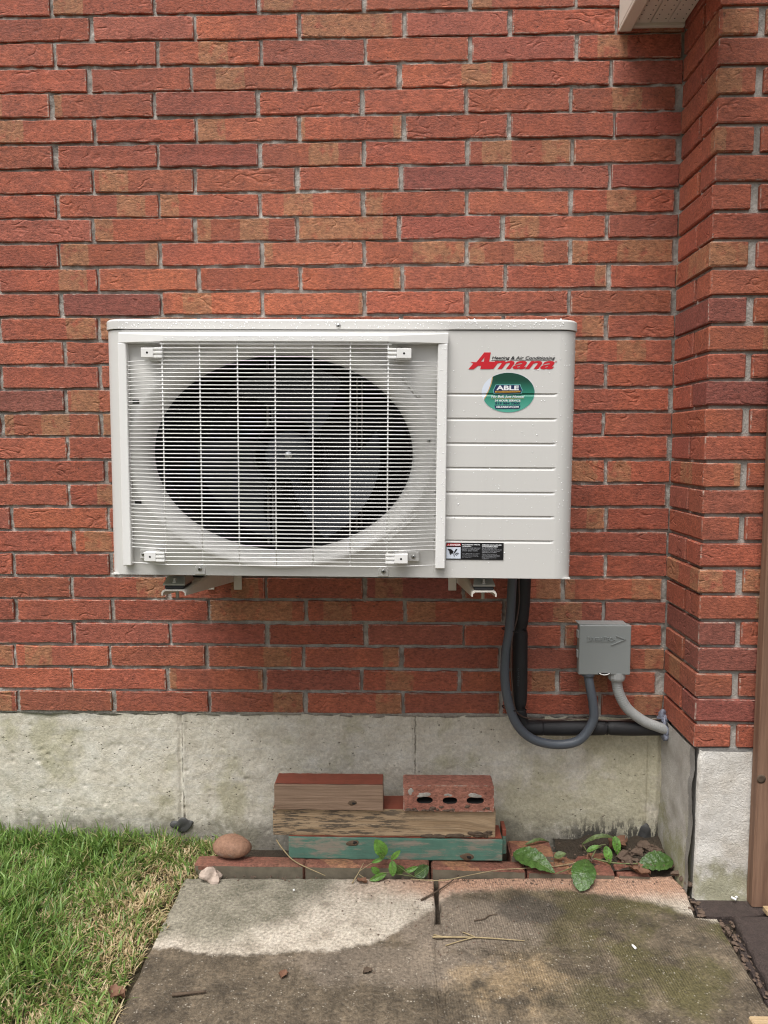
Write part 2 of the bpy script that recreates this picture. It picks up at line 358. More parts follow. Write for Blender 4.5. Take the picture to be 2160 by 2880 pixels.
def wood_material(name, lo, hi, streak=None, samt=0.0, scale=1.0, knots=True, rough=.8):
    m = Mat(name); v = m.co(); oi = m.n('ObjectInfo').outputs['Random']
    vv = m.vadd(v, m.comb(m.math('MULTIPLY', oi, 5.0), m.math('MULTIPLY', oi, 3.0), m.math('MULTIPLY', oi, 7.0)))
    kn = m.voro(m.map(vv, (3.2, 9, 11)), 1.0) if knots else None
    warp = m.comb(0.0, 0.0, m.math('MULTIPLY', m.math('SUBTRACT', 1.0, m.smooth(kn, 0.0, .45)), .03)) if knots else None
    gv = m.vadd(vv, warp) if knots else vv
    g = m.noise(m.map(gv, (2.2*scale, 60*scale, 60*scale)), 1.6, 6, .65, .4); g2 = m.noise(m.map(gv, (6, 200, 200)), 1.5, 4, .7)
    c = m.mix(m.smooth(g, .3, .7), lo, hi); c = m.val(c, m.n('MapRange', {0: g2, 3: .78, 4: 1.22}).outputs[0])
    if knots: c = m.mix(m.math('MULTIPLY', m.math('SUBTRACT', 1.0, m.smooth(kn, .04, .12)), .8), c, tuple(x*.35 for x in lo))
    if streak:
        s = m.smooth(m.noise(m.map(vv, (9, 75, 75)), 1.5, 5, .75), .47, .56)
        px_ = m.sep(vv)[0]; fade = m.math('SUBTRACT', 1.0, m.math('MULTIPLY', m.smooth(m.sep(v)[0], -.02, .16), .8)); s = m.math('MULTIPLY', s, fade)
        saw = m.math('MULTIPLY', m.smooth(m.noise(m.comb(m.math('ADD', px_, m.math('MULTIPLY', m.sep(vv)[2], .12)), 0.0, 0.0), 75, 1), .68, .74), .55); s = m.math('MAXIMUM', s, saw)
        c = m.mix(m.math('MULTIPLY', s, samt), c, streak)
    return m.out(c, rough, m.bump(m.math('ADD', g, g2), .6, .0025))
def paint_material(name, col, under, wear=.5, rough=.7):
    m = Mat(name); v = m.co(); n1 = m.noise(m.map(v, (5, 30, 22)), 1.6, 6, .75)
    g = m.noise(m.map(v, (3, 120, 120)), 1.5, 4, .7)
    c0 = m.mix(m.noise(v, 30, 4), tuple(x*.65 for x in col), tuple(x*1.25 for x in col))
    u = m.mix(g, tuple(x*.5 for x in under), under)
    c = m.mix(m.smooth(n1, 1-wear-.07, 1-wear+.07), c0, u)
    return m.out(c, rough, m.bump(m.math('ADD', n1, g), .5, .002))
def leaf_material(name, a, b, rough=.35):
    m = Mat(name); v = m.co(); oi = m.n('ObjectInfo').outputs['Random']
    f = m.noise(v, 30, 4); c = m.mix(f, a, b); c = m.val(c, m.n('MapRange', {0: oi, 3: .8, 4: 1.25}).outputs[0])
    h = m.noise(v, 110, 3, .5, .8); c = m.val(c, m.n('MapRange', {0: h, 1: .3, 2: .7, 3: .65, 4: 1.25}).outputs[0])
    return m.out(c, rough, m.bump(h, .9, .003), Subsurface_Weight=0.0)
def casing_material(name='casing paint', col=(.64, .632, .61)):
    m = Mat(name); v = m.co()
    streak = m.noise(m.map(v, (26, 26, 1.2)), 1.5, 4, .6); f = m.noise(v, 7, 4)
    c = m.mix(m.math('MULTIPLY', m.smooth(streak, .5, .75), .25), col, tuple(x*.90 for x in col))
    c = m.mix(m.math('MULTIPLY', m.smooth(f, .5, .75), .2), c, tuple(x*.93 for x in col))
    pe = m.noise(v, 700, 2)
    return m.out(c, .38, m.bump(pe, .08, .0008))

M = {}
M['brick'] = brick_material(); M['mortar'] = mortar_material(); M['concrete'] = concrete_material()
M['stucco'] = stucco_material(); M['sidewall'] = sidewall_material(); M['slab'] = slab_material()
M['soil'] = soil_material(); M['lawnsoil'] = soil_material('lawn soil', (.045, .036, .018), (.11, .085, .045))
M['casing'] = casing_material(); M['grille'] = casing_material('grille plastic', (.82, .815, .80))
M['black'] = plain('black plastic', (.006, .0065, .008), .45)
M['blade'] = plain('fan blade plastic', (.012, .016, .024), .5, nscale=20)
M['coil'] = plain('coil fins', (.004, .0045, .005), .7)
M['steel'] = plain('galvanised steel', (.55, .57, .58), .28, 1.0, 80, .15)
M['zinc'] = plain('zinc screw', (.50, .50, .48), .35, 1.0)
M['rubber'] = plain('rubber', (.018, .018, .020), .7)
M['bracket'] = plain('bracket paint', (.66, .62, .56), .45)
M['foam'] = plain('black foam insulation', (.014, .014, .016), .62, nscale=25, namt=.4, bump=.25, bscale=180)
M['conduit'] = plain('grey conduit', (.088, .102, .122), .38, nscale=14, namt=.15)
M['whiteconduit'] = plain('pale conduit', (.37, .385, .38), .5, nscale=18, namt=.15)
M['tie'] = plain('cable tie', (.008, .008, .009), .4)
M['wire'] = plain('brown wire', (.085, .052, .040), .5)
M['box'] = plain('grey box paint', (.255, .275, .272), .42, nscale=12, namt=.06, bump=.1, bscale=700)
M['sealant'] = plain('clear sealant', (.24, .26, .33), .25, nscale=35, namt=.4, bump=.6, bscale=70, Alpha=.8)
M['sealantdark'] = plain('tar', (.060, .060, .060), .55, nscale=40, namt=.4, bump=.8, bscale=90)
M['soffit'] = plain('soffit aluminium', (.66, .62, .54), .5, nscale=8, namt=.05)
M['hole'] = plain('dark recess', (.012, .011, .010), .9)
M['dropglint'] = plain('rain drop with painted glint', (.95, .96, .97), .08, namt=0)  # opaque white instead of clear: the drops' bright glint is painted in
M['woodgrey'] = wood_material('weathered pine', (.185, .118, .078), (.315, .215, .150))
M['wooddark'] = wood_material('weathered rough-sawn wood', (.27, .18, .10), (.43, .315, .20), (.05, .042, .034), .85)
M['post'] = wood_material('cedar-toned post', (.150, .080, .050), (.265, .155, .100), scale=.6)
M['woodend'] = wood_material('pale sawn wood', (.36, .25, .13), (.50, .37, .22), knots=False)
M['knot'] = plain('knot wood', (.105, .068, .042), .8, nscale=90, namt=.5, bump=.6, bscale=200)
M['green'] = paint_material('worn green paint', (.085, .190, .145), (.31, .275, .22), .45)
M['redpaint'] = paint_material('red stain on wood', (.235, .062, .036), (.12, .085, .06), .30)
M['brown'] = plain('dry leaf', (.17, .085, .05), .8, nscale=50, namt=.4, bump=.6, bscale=120)
M['twig'] = plain('twig bark', (.085, .058, .038), .85, nscale=60, namt=.4, bump=.5, bscale=300)
M['straw'] = plain('straw', (.32, .25, .14), .8, nscale=50, namt=.3)
M['leaf'] = leaf_material('leaf', (.055, .15, .018), (.14, .29, .045), .42)
M['leafdark'] = leaf_material('dock leaf', (.026, .066, .014), (.075, .140, .030), .36)
M['leafpale'] = leaf_material('pale leaf', (.10, .15, .045), (.16, .21, .075), .5)
M['stem'] = plain('stem', (.13, .15, .055), .6)
def stone_material():
    m = Mat('tan stone'); v = m.co(); x, y, z = m.sep(v)
    c = m.mix(m.noise(v, 26, 5, .65), (.19, .095, .060), (.37, .215, .14))
    g = m.smooth(m.math('ADD', m.noise(v, 34, 5, .7), m.math('MULTIPLY', z, -5.0)), .30, .46); c = m.mix(m.math('MULTIPLY', g, .8), c, (.20, .175, .15))
    c = m.val(c, m.n('MapRange', {0: m.noise(v, 160, 4, .75), 1: .28, 2: .72, 3: .7, 4: 1.3}).outputs[0])
    return m.out(c, .75, m.bump(m.noise(v, 110, 5, .7), .7, .003))
M['stone'] = stone_material()
M['palestone'] = plain('pale stone', (.46, .37, .31), .85, nscale=40, namt=.3, bump=.8, bscale=150)
M['brown_stone'] = plain('brown pebble', (.115, .078, .056), .85, nscale=60, namt=.3, bump=.6, bscale=200)
M['darkpaver'] = soil_material('dark paver', (.030, .021, .019), (.125, .090, .078))
M['dirtface'] = plain('old mortar face', (.150, .128, .092), .9, nscale=45, namt=.45, bump=.8, bscale=160)
M['pellet'] = plain('white pellet', (.82, .82, .80), .6, namt=.03)
def flat(name, col, rough=.35): return plain(name, col, rough, namt=.02)
M['p_red'] = flat('print red', (.56, .012, .022)); M['p_black'] = flat('print black', (.008, .008, .010)); M['p_white'] = flat('print white', (.82, .84, .86))
M['p_navy'] = flat('print navy', (.008, .022, .085)); M['p_gold'] = flat('print gold', (.62, .34, .055)); M['p_teal'] = flat('print teal', (.20, .52, .50))
M['p_pink'] = flat('print pink', (.66, .40, .38)); M['p_grey'] = flat('print grey', (.42, .43, .46)); M['p_pale'] = flat('print pale blue', (.68, .74, .84))
def oval_material():
    m = Mat('print green'); x, y, z = m.sep(m.co())
    return m.out(m.ramp(m.n('MapRange', {0: z, 1: .3464, 2: .4269}).outputs[0], [(0.0, (.10, .42, .32)), (.45, (.030, .24, .165)), (.8, (.006, .062, .038)), (1.0, (.006, .055, .034))]), .3)
M['p_dim'] = flat('faint print', (.045, .055, .065))
M['p_oval'] = oval_material()
# ================================================================ the setting
Z0 = 0.377                                   # top of the foundation
# ground
g = MB(); g.add([(-60, -60, -.035), (60, -60, -.035), (60, 60, -.035), (-60, 60, -.035)], [(0, 1, 2, 3)])
tag(g.build('ground', M['lawnsoil']), 'bare soil under the lawn around the house', kind='structure')
lw = MB()
lw.add(*grid(60, 60, lambda u, v: (-3.0+2.44*u, -3.0+3.0*v, -.012 + .006*float(vnoise(np.array(u*30), np.array(v*30), 3)))), True)
tag(lw.build('lawn', M['lawnsoil']), 'lawn soil left of the slabs', kind='structure')
patio = MB().box((-.60, -1.5, -.06), (1.6, .0, -.028)).build('patio', M['soil'])
tag(patio, 'dark soil bed under the paving slabs', kind='structure')

# paving slabs: outline in (x, y), top at z = 0
def slab(name, outline, thick=.05, top=0.0, mat='slab', wear=.0022, step=.018, seed=1, cant=0.0):
    r = random.Random(seed); P = []
    for (a, b) in zip(outline, outline[1:]+outline[:1]):
        n = max(1, int(math.dist(a, b)/step))
        for i in range(n):
            t = i/n; w = wear if i else wear*.4
            P.append((a[0]+(b[0]-a[0])*t + r.uniform(-w, w), a[1]+(b[1]-a[1])*t + r.uniform(-w, w)))
    c = (sum(p[0] for p in P)/len(P), sum(p[1] for p in P)/len(P))
    inset = lambda d: [(p[0]+(c[0]-p[0])*d/max(.05, math.dist(p, c)), p[1]+(c[1]-p[1])*d/max(.05, math.dist(p, c))) for p in P]
    zz = lambda q: top + cant*(q[0]-c[0])
    rs = [[(x, y, top-thick) for x, y in P], [(x, y, zz((x, y))-.006) for x, y in P], [(x, y, zz((x, y))-.0015) for x, y in inset(.003)], [(x, y, zz((x, y))) for x, y in inset(.008)]]
    m = MB(); m.rings(rs, True, True, True, False)
    return m.build(name, M[mat], patio, origin=(0, 0, 0))
slab('paving_slab', [(-.566, -.187), (.079, -.174), (.068, -.90), (-.556, -.90)], seed=2)
slab('paving_slab', [(.0915, -.174), (.70, -.146), (.712, -.20), (.694, -.318), (.745, -.322), (.738, -.41), (.716, -.90), (.081, -.90)], seed=3)
slab('paving_slab', [(-.556, -.912), (.068, -.912), (.06, -1.5), (-.55, -1.5)], seed=4)
slab('paving_slab', [(.081, -.912), (.716, -.912), (.71, -1.5), (.075, -1.5)], seed=5)
slab('dark_paver', [(.722, -.226), (1.25, -.226), (1.25, -.286), (.878, -.292), (.80, -.305), (.708, -.303)], .04, -.008, 'darkpaver', seed=6)
slab('dark_paver', [(.785, -.312), (1.25, -.300), (1.25, -.86), (.752, -.86), (.757, -.54)], .05, .002, 'darkpaver', seed=7, cant=.01)
slab('dark_paver', [(.764, -.35), (.780, -.35), (.751, -.60), (.738, -.60)], .03, -.018, 'darkpaver', seed=8)
js = MB(); js.add(*grid(6, 60, lambda u, v: (.060+.040*u, -.335-.56*v, -.0035+.0022*float(vnoise(np.array(u*5), np.array(v*40), 66))-.02*max(0, .04-v)/.04)), True); js.build('joint_sand', M['slab'], patio, origin=(0, 0, 0))
# edging bricks laid flat between the slabs and the foundation
def edging(x0, x1, y0, y1, z1, seed, tilt=0.0):
    random.seed(seed); m = MB(); m.box((x0, y0, -.03), (x1, y1, z1), .004, .003)
    m.v = [(x, y, z + tilt*(x-x0)) if z > 0 else (x, y, z) for x, y, z in m.v]
    o = m.build('edging_brick', M['brick'], patio, origin=((x0+x1)/2, (y0+y1)/2, 0))
    o.color = (.205, .092, .060, .4)
    f = MB(); f.add(*grid(16, 4, lambda u, v: (x0+.003+(x1-x0-.006)*u, y0-.0016+.0012*float(vnoise(np.array(u*14+seed), np.array(v*4), 91)), -.028+(z1-.003+.028+tilt*(x1-x0)*u)*v)), True)
    f.build('mortar_face', M['dirtface'], o, origin=(0, 0, 0)) if False else f.build('mortar_face', M['dirtface'], o)
    return o
edging(-.545, -.2585, -.1695, -.122, .026, 1); edging(-.257, .069, -.168, -.121, .0245, 2, .006)
for _x in (-.285, -.08, .13): MB().box((_x, -.115, -.03), (_x+.10, -.04, .0265), .003).build('edging_brick', M['darkpaver'], patio)
edging(.074, .318, -.166, -.120, .0225, 3, -.02); edging(.323, .548, -.166, -.062, .0165, 4, -.02); edging(.556, .640, -.162, -.075, .010, 5, -.03)
edging(.285, .402, -.118, -.045, .034, 6)

# ---------------------------------------------------------------- brick walls
TONE = {'r': (.390, .107, .060), 'o': (.420, .118, .060), 'p': (.350, .099, .064), 'P': (.290, .090, .066), 't': (.385, .111, .060), 'T': (.378, .114, .060)}
TAN = {'r': .16, 'o': .14, 'p': .0, 'P': .0, 't': .58, 'T': .86}
CODE = ['rrrtrrr', 'rpotprr', 'rropopr', 'rrtoorp', 'rrprrrt', 'rrttrrp', 'rrptrtt', 'rttrPpp', 'rtttttr', 'pttTptp', 'rTrTTTT', 'roootrr'.replace('t', 'r'), 'rPoorrt',
        'tTrrorr', 'rrrtrrt', 'rtrrrrt', 'Pttrrrr', 'tTrrrpr', 'rrrrtrr', 'rrrrrtr', 'rrorrrr', 'orprrtr', 'rorprrr', 'rTrtrrr', 'trtrPrT', 'rrTttrp', 'ppprprr', 'rtttrpt', 'rrtpror', 'trtrrrr']
def tone(o, c, r):
    b = TONE[c]; k = r.uniform(.80, 1.12); h = r.uniform(-.006, .008)
    o.color = (min(1, b[0]*k), max(0, b[1]*k+h), max(0, b[2]*k+h*.5), min(1, max(0, TAN[c] + r.uniform(-.06, .12))))
def face_brick_mesh(L, H, seed, D=.09):
    """brick with a slightly uneven front outline and rounded arrises; origin at the centre of its front"""
    r = random.Random(seed); out = []
    nx = 8
    corners = [(-L/2, -H/2), (L/2, -H/2), (L/2, H/2), (-L/2, H/2)]
    for q, (a, b) in enumerate(zip(corners, corners[1:]+corners[:1])):
        n = nx if q % 2 == 0 else 2
        for i in range(n):
            t = (i + (r.uniform(-.2, .2) if i else 0))/n
            out.append((a[0]+(b[0]-a[0])*t + r.gauss(0, .0008), a[1]+(b[1]-a[1])*t + r.gauss(0, .0009)))
    ins = []
    for x, z in out:
        e = r.uniform(.0006, .0022); ins.append((x-math.copysign(min(e, abs(x)), x) if abs(x) > L/2-.004 else x, z-math.copysign(e, z) if abs(z) > H/2-.004 else z))
    rs = [[(x, D, z) for x, z in out], [(x, .0016 + r.uniform(-.0004, .0006), z) for x, z in out], [(x, r.uniform(-.0006, .0006), z) for x, z in ins]]
    m = MB(); m.rings(rs, True, False, True, False)
    return m.mesh('brick', M['brick'])
OFF = [-0.917, -0.8134, -0.9118, -0.8246, -0.9231, -0.8138, -0.9191, -0.8206, -0.9195, -0.8254, -0.9184, -0.8164, -0.9187, -0.8197, -0.9155, -0.8195, -0.9179, -0.8221, -0.9178, -0.8133, -0.9181, -0.8088, -0.9085, -0.8077, -0.9201, -0.8091, -0.9189, -0.8174, -0.9293, -0.8135]
ZB = [1.8545, 1.79, 1.7278, 1.6631, 1.6004, 1.536, 1.4713, 1.4077, 1.3444, 1.2812, 1.2174, 1.1526, 1.0881, 1.0243, 0.9602, 0.8961, 0.8323, 0.768, 0.7053, 0.6412, 0.5769, 0.5132, 0.4494, 0.3849, 0.3206, 0.2562, 0.1913, 0.127, 0.0615, -0.003]
LM, CO, VJ, BJ = .2712, .064, .0105, .0078            # module, course, perpend and bed joint
rows = [(r, OFF[r], ZB[r]+Z0) for r in range(30)] + [(-1, -.815, 29*CO+CO+Z0-.002), (-2, -.918, 31*CO+Z0)]
wall = thing('brick_wall', 'red brick house wall with grey mortar behind the wall-mounted unit', 'wall', (-.3, 0, Z0))
full = [face_brick_mesh(LM-VJ, CO-BJ, 100+i) for i in range(10)]
cutm = [face_brick_mesh(.160, CO-BJ, 200+i) for i in range(5)]
rr = random.Random(11)
def lay(mesh, parent, x, y, z, c, flip=True):
    o = bpy.data.objects.new('brick', mesh); put(o, parent)
    o.location = Vector((x, y, z)) - parent.location
    o.rotation_euler = (rr.gauss(0, .004), math.pi*(rr.random() < .5) + rr.gauss(0, .0035), rr.gauss(0, .003))
    if not flip: o.rotation_euler[1] = 0
    tone(o, c, rr); return o
for r, off, zb in rows:
    zc = zb + (CO-BJ)/2
    for k in range(-2, 6 if r % 2 == 0 else 5):
        j = k+1; code = CODE[r][j] if 0 <= r < 30 and 0 <= j < 7 else rr.choice('rrrottp')
        lay(rr.choice(full), wall, off + (k+.5)*LM + rr.gauss(0, .0012), rr.gauss(0, .0009), zc + rr.gauss(0, .0006), code)
    if r % 2:
        x0 = off + 5*LM + VJ/2; x1 = .7135
        o = lay(rr.choice(cutm), wall, (x0+x1)/2, rr.gauss(0, .0008), zc, CODE[r][6] if r >= 0 else 'r'); o.scale.x = (x1-x0)/.160
mo = MB()
def mort(u, v):
    x, z = -1.46 + 2.18*u, Z0-.006 + (32*CO+.01)*v
    return (x, .0100, z)
Xm, Zm = np.meshgrid(np.linspace(-1.46, .722, 420), np.linspace(Z0-.006, Z0+32*CO+.004, 400))
Ym = .0072 + .0030*vnoise(Xm*45, Zm*45, 81) + .0022*vnoise(Xm*120, Zm*120, 82) - .0016*vnoise(Xm*9, Zm*9, 83)
mo.add(np.stack([Xm, Ym, Zm], -1).reshape(-1, 3), [(j*420+i, j*420+i+1, (j+1)*420+i+1, (j+1)*420+i) for j in range(399) for i in range(419)], True); mo.build('mortar', M['mortar'], wall, origin=(0, 0, 0))
# the wall goes on to the left and above the frame
bw = MB(); rb = random.Random(5)
for r in range(-16, 30):
    zb = Z0 + (29-r)*CO
    for k in range(-9, 6):
        x = (-.918 if r % 2 == 0 else -.815) + (k+.5)*LM
        if (k < -2 or r < -2) and x < .6:
            m = full[rb.randrange(10)]; bw.add([(v.co.x+x, v.co.y, v.co.z+zb+(CO-BJ)/2) for v in m.vertices], [tuple(p.vertices) for p in m.polygons])
bwo = bw.build('brickwork', M['brick'], wall, origin=(0, 0, 0)); bwo.color = (.40, .105, .062, .2); bwo['kind'] = 'stuff'
mm = MB(); mm.add([(-3.4, .009, Z0-.01), (-1.46, .009, Z0-.01), (-1.46, .009, 3.4), (-3.4, .009, 3.4)], [(0, 1, 2, 3)])
mm.add([(-1.46, .0092, Z0+32*CO), (.72, .0092, Z0+32*CO), (.72, .0092, 3.4), (-1.46, .0092, 3.4)], [(0, 1, 2, 3)])
mm.build('mortar', M['mortar'], wall, origin=(0, 0, 0))

# ---------------------------------------------------------------- the projecting pier on the right
PX, PY = .7135, -.226
pier = thing('brick_pier', 'projecting red brick corner pier on a pale rendered base', 'wall', (1.15, -.1, 0))
def block_mesh(dx, dy, dz, seed):
    random.seed(seed); m = MB(); m.box((-dx/2, -dy/2, -dz/2), (dx/2, dy/2, dz/2), .0024, .0012); return m.mesh('brick', M['brick'])
HB = CO-BJ
pm = {'h': [block_mesh(.088, .224, HB, 300+i) for i in range(4)], 's': [block_mesh(.2605, .088, HB, 310+i) for i in range(4)], 'f': [block_mesh(.088, .124, HB, 320+i) for i in range(4)]}
PC = {5: 'T', 9: 'r', 11: 'T', 13: 'P', 12: 't', 14: 'T', 16: 'P', 19: 'T', 23: 'T', 25: 'P', 28: 'P', 3: 'T', 7: 'o', 29: 'r', 26: 'P', 4: 'r'}
def layp(kind, x, y, z, c):
    o = bpy.data.objects.new('brick', rr.choice(pm[kind])); put(o, pier)
    o.location = Vector((x, y, z)) - pier.location
    o.rotation_euler = (rr.gauss(0, .003), rr.gauss(0, .004), rr.gauss(0, .004) + (math.pi if rr.random() < .5 else 0)); tone(o, c, rr); return o
for r in range(-2, 30):
    zc = Z0 + (29-r)*CO + HB/2; c = PC.get(r, rr.choice('rrrorptt'))
    j = rr.gauss(0, .0012)
    if r % 2:
        layp('h', PX+.044+j, PY+.112, zc, c)
        layp('s', PX+.1045+.130, PY+.044, zc, rr.choice('rrot')); layp('s', PX+.1045+.130+LM, PY+.044, zc, 'r')
    else:
        layp('s', PX+.130+j, PY+.044, zc, c); layp('s', PX+.130+LM, PY+.044, zc, 'r')
        layp('f', PX+.044, PY+.088+.0105+.0625, zc, rr.choice('rrroptr'))
MB().box((PX+.009, PY+.009, Z0-.004), (1.60, .25, 3.4)).build('mortar', M['mortar'], pier, origin=(0, 0, 0))
bq = MB()
for r in range(-16, 30):
    zb = Z0 + (29-r)*CO
    for x in ([PX, 1.2570] if r < -2 else [1.2570 + (0 if r % 2 == 0 else .10)]):
        bq.box((x, PY, zb), (x+.26, PY+.08, zb+HB), .002)
o = bq.build('brickwork', M['brick'], pier, origin=(0, 0, 0)); o.color = (.40, .105, .062, .2); o['kind'] = 'stuff'
# base of the pier: a concrete core and a white render coat with a ragged edge
b = MB(); n = 26
vs, fs = grid(14, n, lambda u, v: (PX+.003+.004*float(vnoise(np.array(u*4), np.array(v*9), 21)) - .010*(1-v)**3, PY+.006+.226*u, -.06+.43*v)); b.add(vs, fs, True)
b.box((PX+.014, PY+.004, -.06), (1.60, .25, Z0-.003))
base = b.build('base', M['sidewall'], pier, origin=(0, 0, 0))
rc = MB(); nu, nv = 40, 44
def render_pt(u, v):
    z = -.012 + .382*v; xl = PX+.014 + .004*float(vnoise(np.array(.5), np.array(v*14), 8)) - .004*(1-v)
    x = xl + (1.6-xl)*u**1.5
    y = PY-.008 + .0022*float(vnoise(np.array(x*22), np.array(z*22), 9)) + .001*float(vnoise(np.array(x*70), np.array(z*70), 4)) - .007*max(0, 1-v*6)
    if u == 0: y = PY+.005
    return (x, y, z)
rc.add(*grid(nu, nv, render_pt), True)
rc.build('render_coat', M['stucco'], pier, origin=(0, 0, 0))

# ---------------------------------------------------------------- foundation of the main wall
fnd = thing('foundation_wall', 'grey poured concrete foundation strip with algae stains below the bricks', 'wall', (-.3, 0, 0))
nx, nz = 1100, 90
X, Zz = np.meshgrid(np.linspace(-1.6, .735, nx), np.linspace(-.06, .366, nz))
Yd = .004 + .0022*vnoise(X*9, Zz*9, 1) + .0011*vnoise(X*30, Zz*30, 2) + .0006*vnoise(X*90, Zz*90, 5)
Yd += .0045*np.exp(-((X+.629+.003*vnoise(X*0, Zz*20, 7))/.005)**2) - .0028*np.exp(-((X+.619)/.008)**2)     # form seams
Yd += .008*np.exp(-((X+.6225+.004*vnoise(X*0, Zz*26, 27))/.0022)**2)*np.clip(.6+vnoise(X*0, Zz*18, 28), 0, 1)
Yd += .006*np.exp(-((X-.0335+.003*vnoise(X*0, Zz*26, 29))/.0020)**2)*(Zz > .19)*np.clip(.6+vnoise(X*0, Zz*18, 30), 0, 1)
Yd += np.where(Zz > .2, 1, 0)*(.0030*np.exp(-((X-.0305)/.004)**2) - .0018*np.exp(-((X-.037)/.006)**2))
Yd += -.006*np.exp(-((X-.701+.003*vnoise(X*0, Zz*15, 17))/.010)**2) + .004*np.exp(-((X-.682)/.004)**2)
for _ in range(150):                                                                                          # spalls
    cx, cz, sr = rng.uniform(-1.3, .7), rng.uniform(0, .34), rng.uniform(.002, .008)
    Yd += .0030*np.exp(-(((X-cx)/sr)**2 + ((Zz-cz)/(sr*.6))**2))
Zt = Zz + np.where(Zz > .36, .003*vnoise(X*40, X*0, 6), 0)
fm = MB(); fm.add(np.stack([X, Yd, Zt], -1).reshape(-1, 3), [(j*nx+i, j*nx+i+1, (j+1)*nx+i+1, (j+1)*nx+i) for j in range(nz-1) for i in range(nx-1)], True)
fm.build('concrete', M['concrete'], fnd, origin=(0, 0, 0))
fb = MB(); fb.box((-1.6, .012, -.06), (.735, .25, .360)); fb.box((-3.4, .004, -.06), (-1.6, .25, .366)); fb.build('core', M['concrete'], fnd, origin=(0, 0, 0))
bed = MB()                                                    # ragged mortar bed under the first course
bx = np.linspace(-1.6, .715, 260); rs = []
lo = .3635 + .0035*vnoise(bx*16, bx*0, 31) + .002*vnoise(bx*60, bx*0, 32); hi = .3745 + .0015*vnoise(bx*40, bx*0, 33); yy = .0035 + .002*vnoise(bx*30, bx*0, 34)
bed.add([(x, y, z) for x, y, z in zip(bx, yy, lo)] + [(x, y+.001, z) for x, y, z in zip(bx, yy, hi)] + [(x, .03, z) for x, z in zip(bx, lo-.001)], [(i, i+1, i+261, i+260) for i in range(259)] + [(i, i+520, i+521, i+1) for i in range(259)], True)
bed.build('mortar_bed', M['mortar'], fnd, origin=(0, 0, 0))
def lump(m, c, r, seed, n=3, amp=.25, sm=True):
    """irregular rounded lump"""
    bm = bmesh.new(); bmesh.ops.create_icosphere(bm, subdivisions=n, radius=1.0); rs = np.random.default_rng(seed)
    ph = rs.uniform(0, 6.28, 12); k = rs.normal(0, 2.2, (12, 3))
    vs = []
    for v in bm.verts:
        s = 1 + amp*sum(math.sin(float(k[i] @ np.array(v.co)) + ph[i]) for i in range(12))/6
        vs.append((c[0]+v.co.x*r[0]*s, c[1]+v.co.y*r[1]*s, c[2]+v.co.z*r[2]*s))
    fs = [tuple(x.index for x in f.verts) for f in bm.faces]; bm.free(); m.add(vs, fs, sm); return m
lump(MB(), (-.628, .003, .040), (.030, .0065, .020), 14, 4, amp=.75).build('tar_blob', M['sealantdark'], fnd)
q = MB(); lump(q, (.676, .001, .040), (.016, .006, .022), 15, 4, amp=.6); lump(q, (.667, .002, .014), (.010, .005, .018), 16, 4, amp=.6); q.build('tar_blob', M['sealantdark'], fnd)

# ---------------------------------------------------------------- eave
eave = thing('roof_eave', 'cream aluminium soffit and fascia of the eave tucked beside the pier', 'eave', (.63, -.2, 2.18))
def panel(x0, x1):
    m = MB(); m.box((x0+.001, -.60, 2.182), (x1-.001, -.012, 2.188), .0012); return m
xs = [.580, .624, .668, .7115]
for a, b_ in zip(xs, xs[1:]):
    p = panel(a, b_).build('soffit_panel', M['soffit'], eave)
    h = MB()
    for i in range(30):
        for dx in (-.011, .011):
            h.lathe(((a+b_)/2+dx, -.03-i*.019, 2.1822), [(.0018, -.0005), (.0018, .001)], 'z', 8, False)
    h.build('vent_holes', M['hole'], p)
f = MB(); f.box((.548, -.60, 2.166), (.5795, -.002, 2.176), .002); f.box((.548, -.60, 2.1765), (.5525, -.002, 2.33), .001); f.build('fascia', M['soffit'], eave)
f = MB(); f.box((.5805, -.0115, 2.174), (.712, -.0005, 2.1865), .0015); f.build('wall_channel', M['soffit'], eave)
MB().box((.556, -.60, 2.20), (.712, -.005, 2.33)).build('eave_core', M['hole'], eave)
# ================================================================ the wall-mounted outdoor unit (local: x along front, y into the wall, z up, origin at the bottom of its front)
ac = thing('air_conditioner', 'white wall-mounted outdoor heat pump unit wet with rain, on brackets below brick courses', 'air conditioner', (-.1365, -.46, .839))
ac.rotation_euler = (0, .007, 0)
HW, HT, DP, RC = .4920, .5125, .325, .0385
def P(mb, name, mat, parent=ac): return mb.build(name, M[mat], parent, local=True)
def rrect(hw, y0, y1, r, n=8, dx=0.0):
    """plan outline: rounded at the front corners, square at the back, starting back left"""
    pts = [(-hw+dx, y1)]
    for i in range(n+1): a = math.pi + .5*math.pi*i/n; pts.append((-hw+r+r*math.cos(a)+dx, y0+r+r*math.sin(a)))
    for i in range(n+1): a = 1.5*math.pi + .5*math.pi*i/n; pts.append((hw-r+r*math.cos(a)+dx, y0+r+r*math.sin(a)))
    pts.append((hw+dx, y1)); return pts
RIB = [.384, .3333, .2824, .2316, .1806, .1303, .0788]
def rib_y(z, x):
    e = min(1.0, max(0.0, (.4515-x)/.008))
    d = 0.0
    for c in RIB:
        t = c - z
        if -.0022 <= t < 0.0: d = .0030*(1+t/.0022)**1.0 if False else .0030*min(1, (t+.0022)/.0012)
        elif 0.0 <= t < .0048: d = .0030*(1 - t/.0048)
    return d*e
ECX, ECZ, ERX, ERZ = -.1240, .2580, .2785, .2085            # fan opening
cs = MB()
# rounded corners, sides
ol = rrect(HW, 0.0, DP, RC)
left = ol[:10]; right = ol[10:]
for seg in (left, right):
    cs.add([(x, y, z) for z in (0.0, HT) for x, y in seg], [(i, i+1, i+1+len(seg), i+len(seg)) for i in range(len(seg)-1)], True)
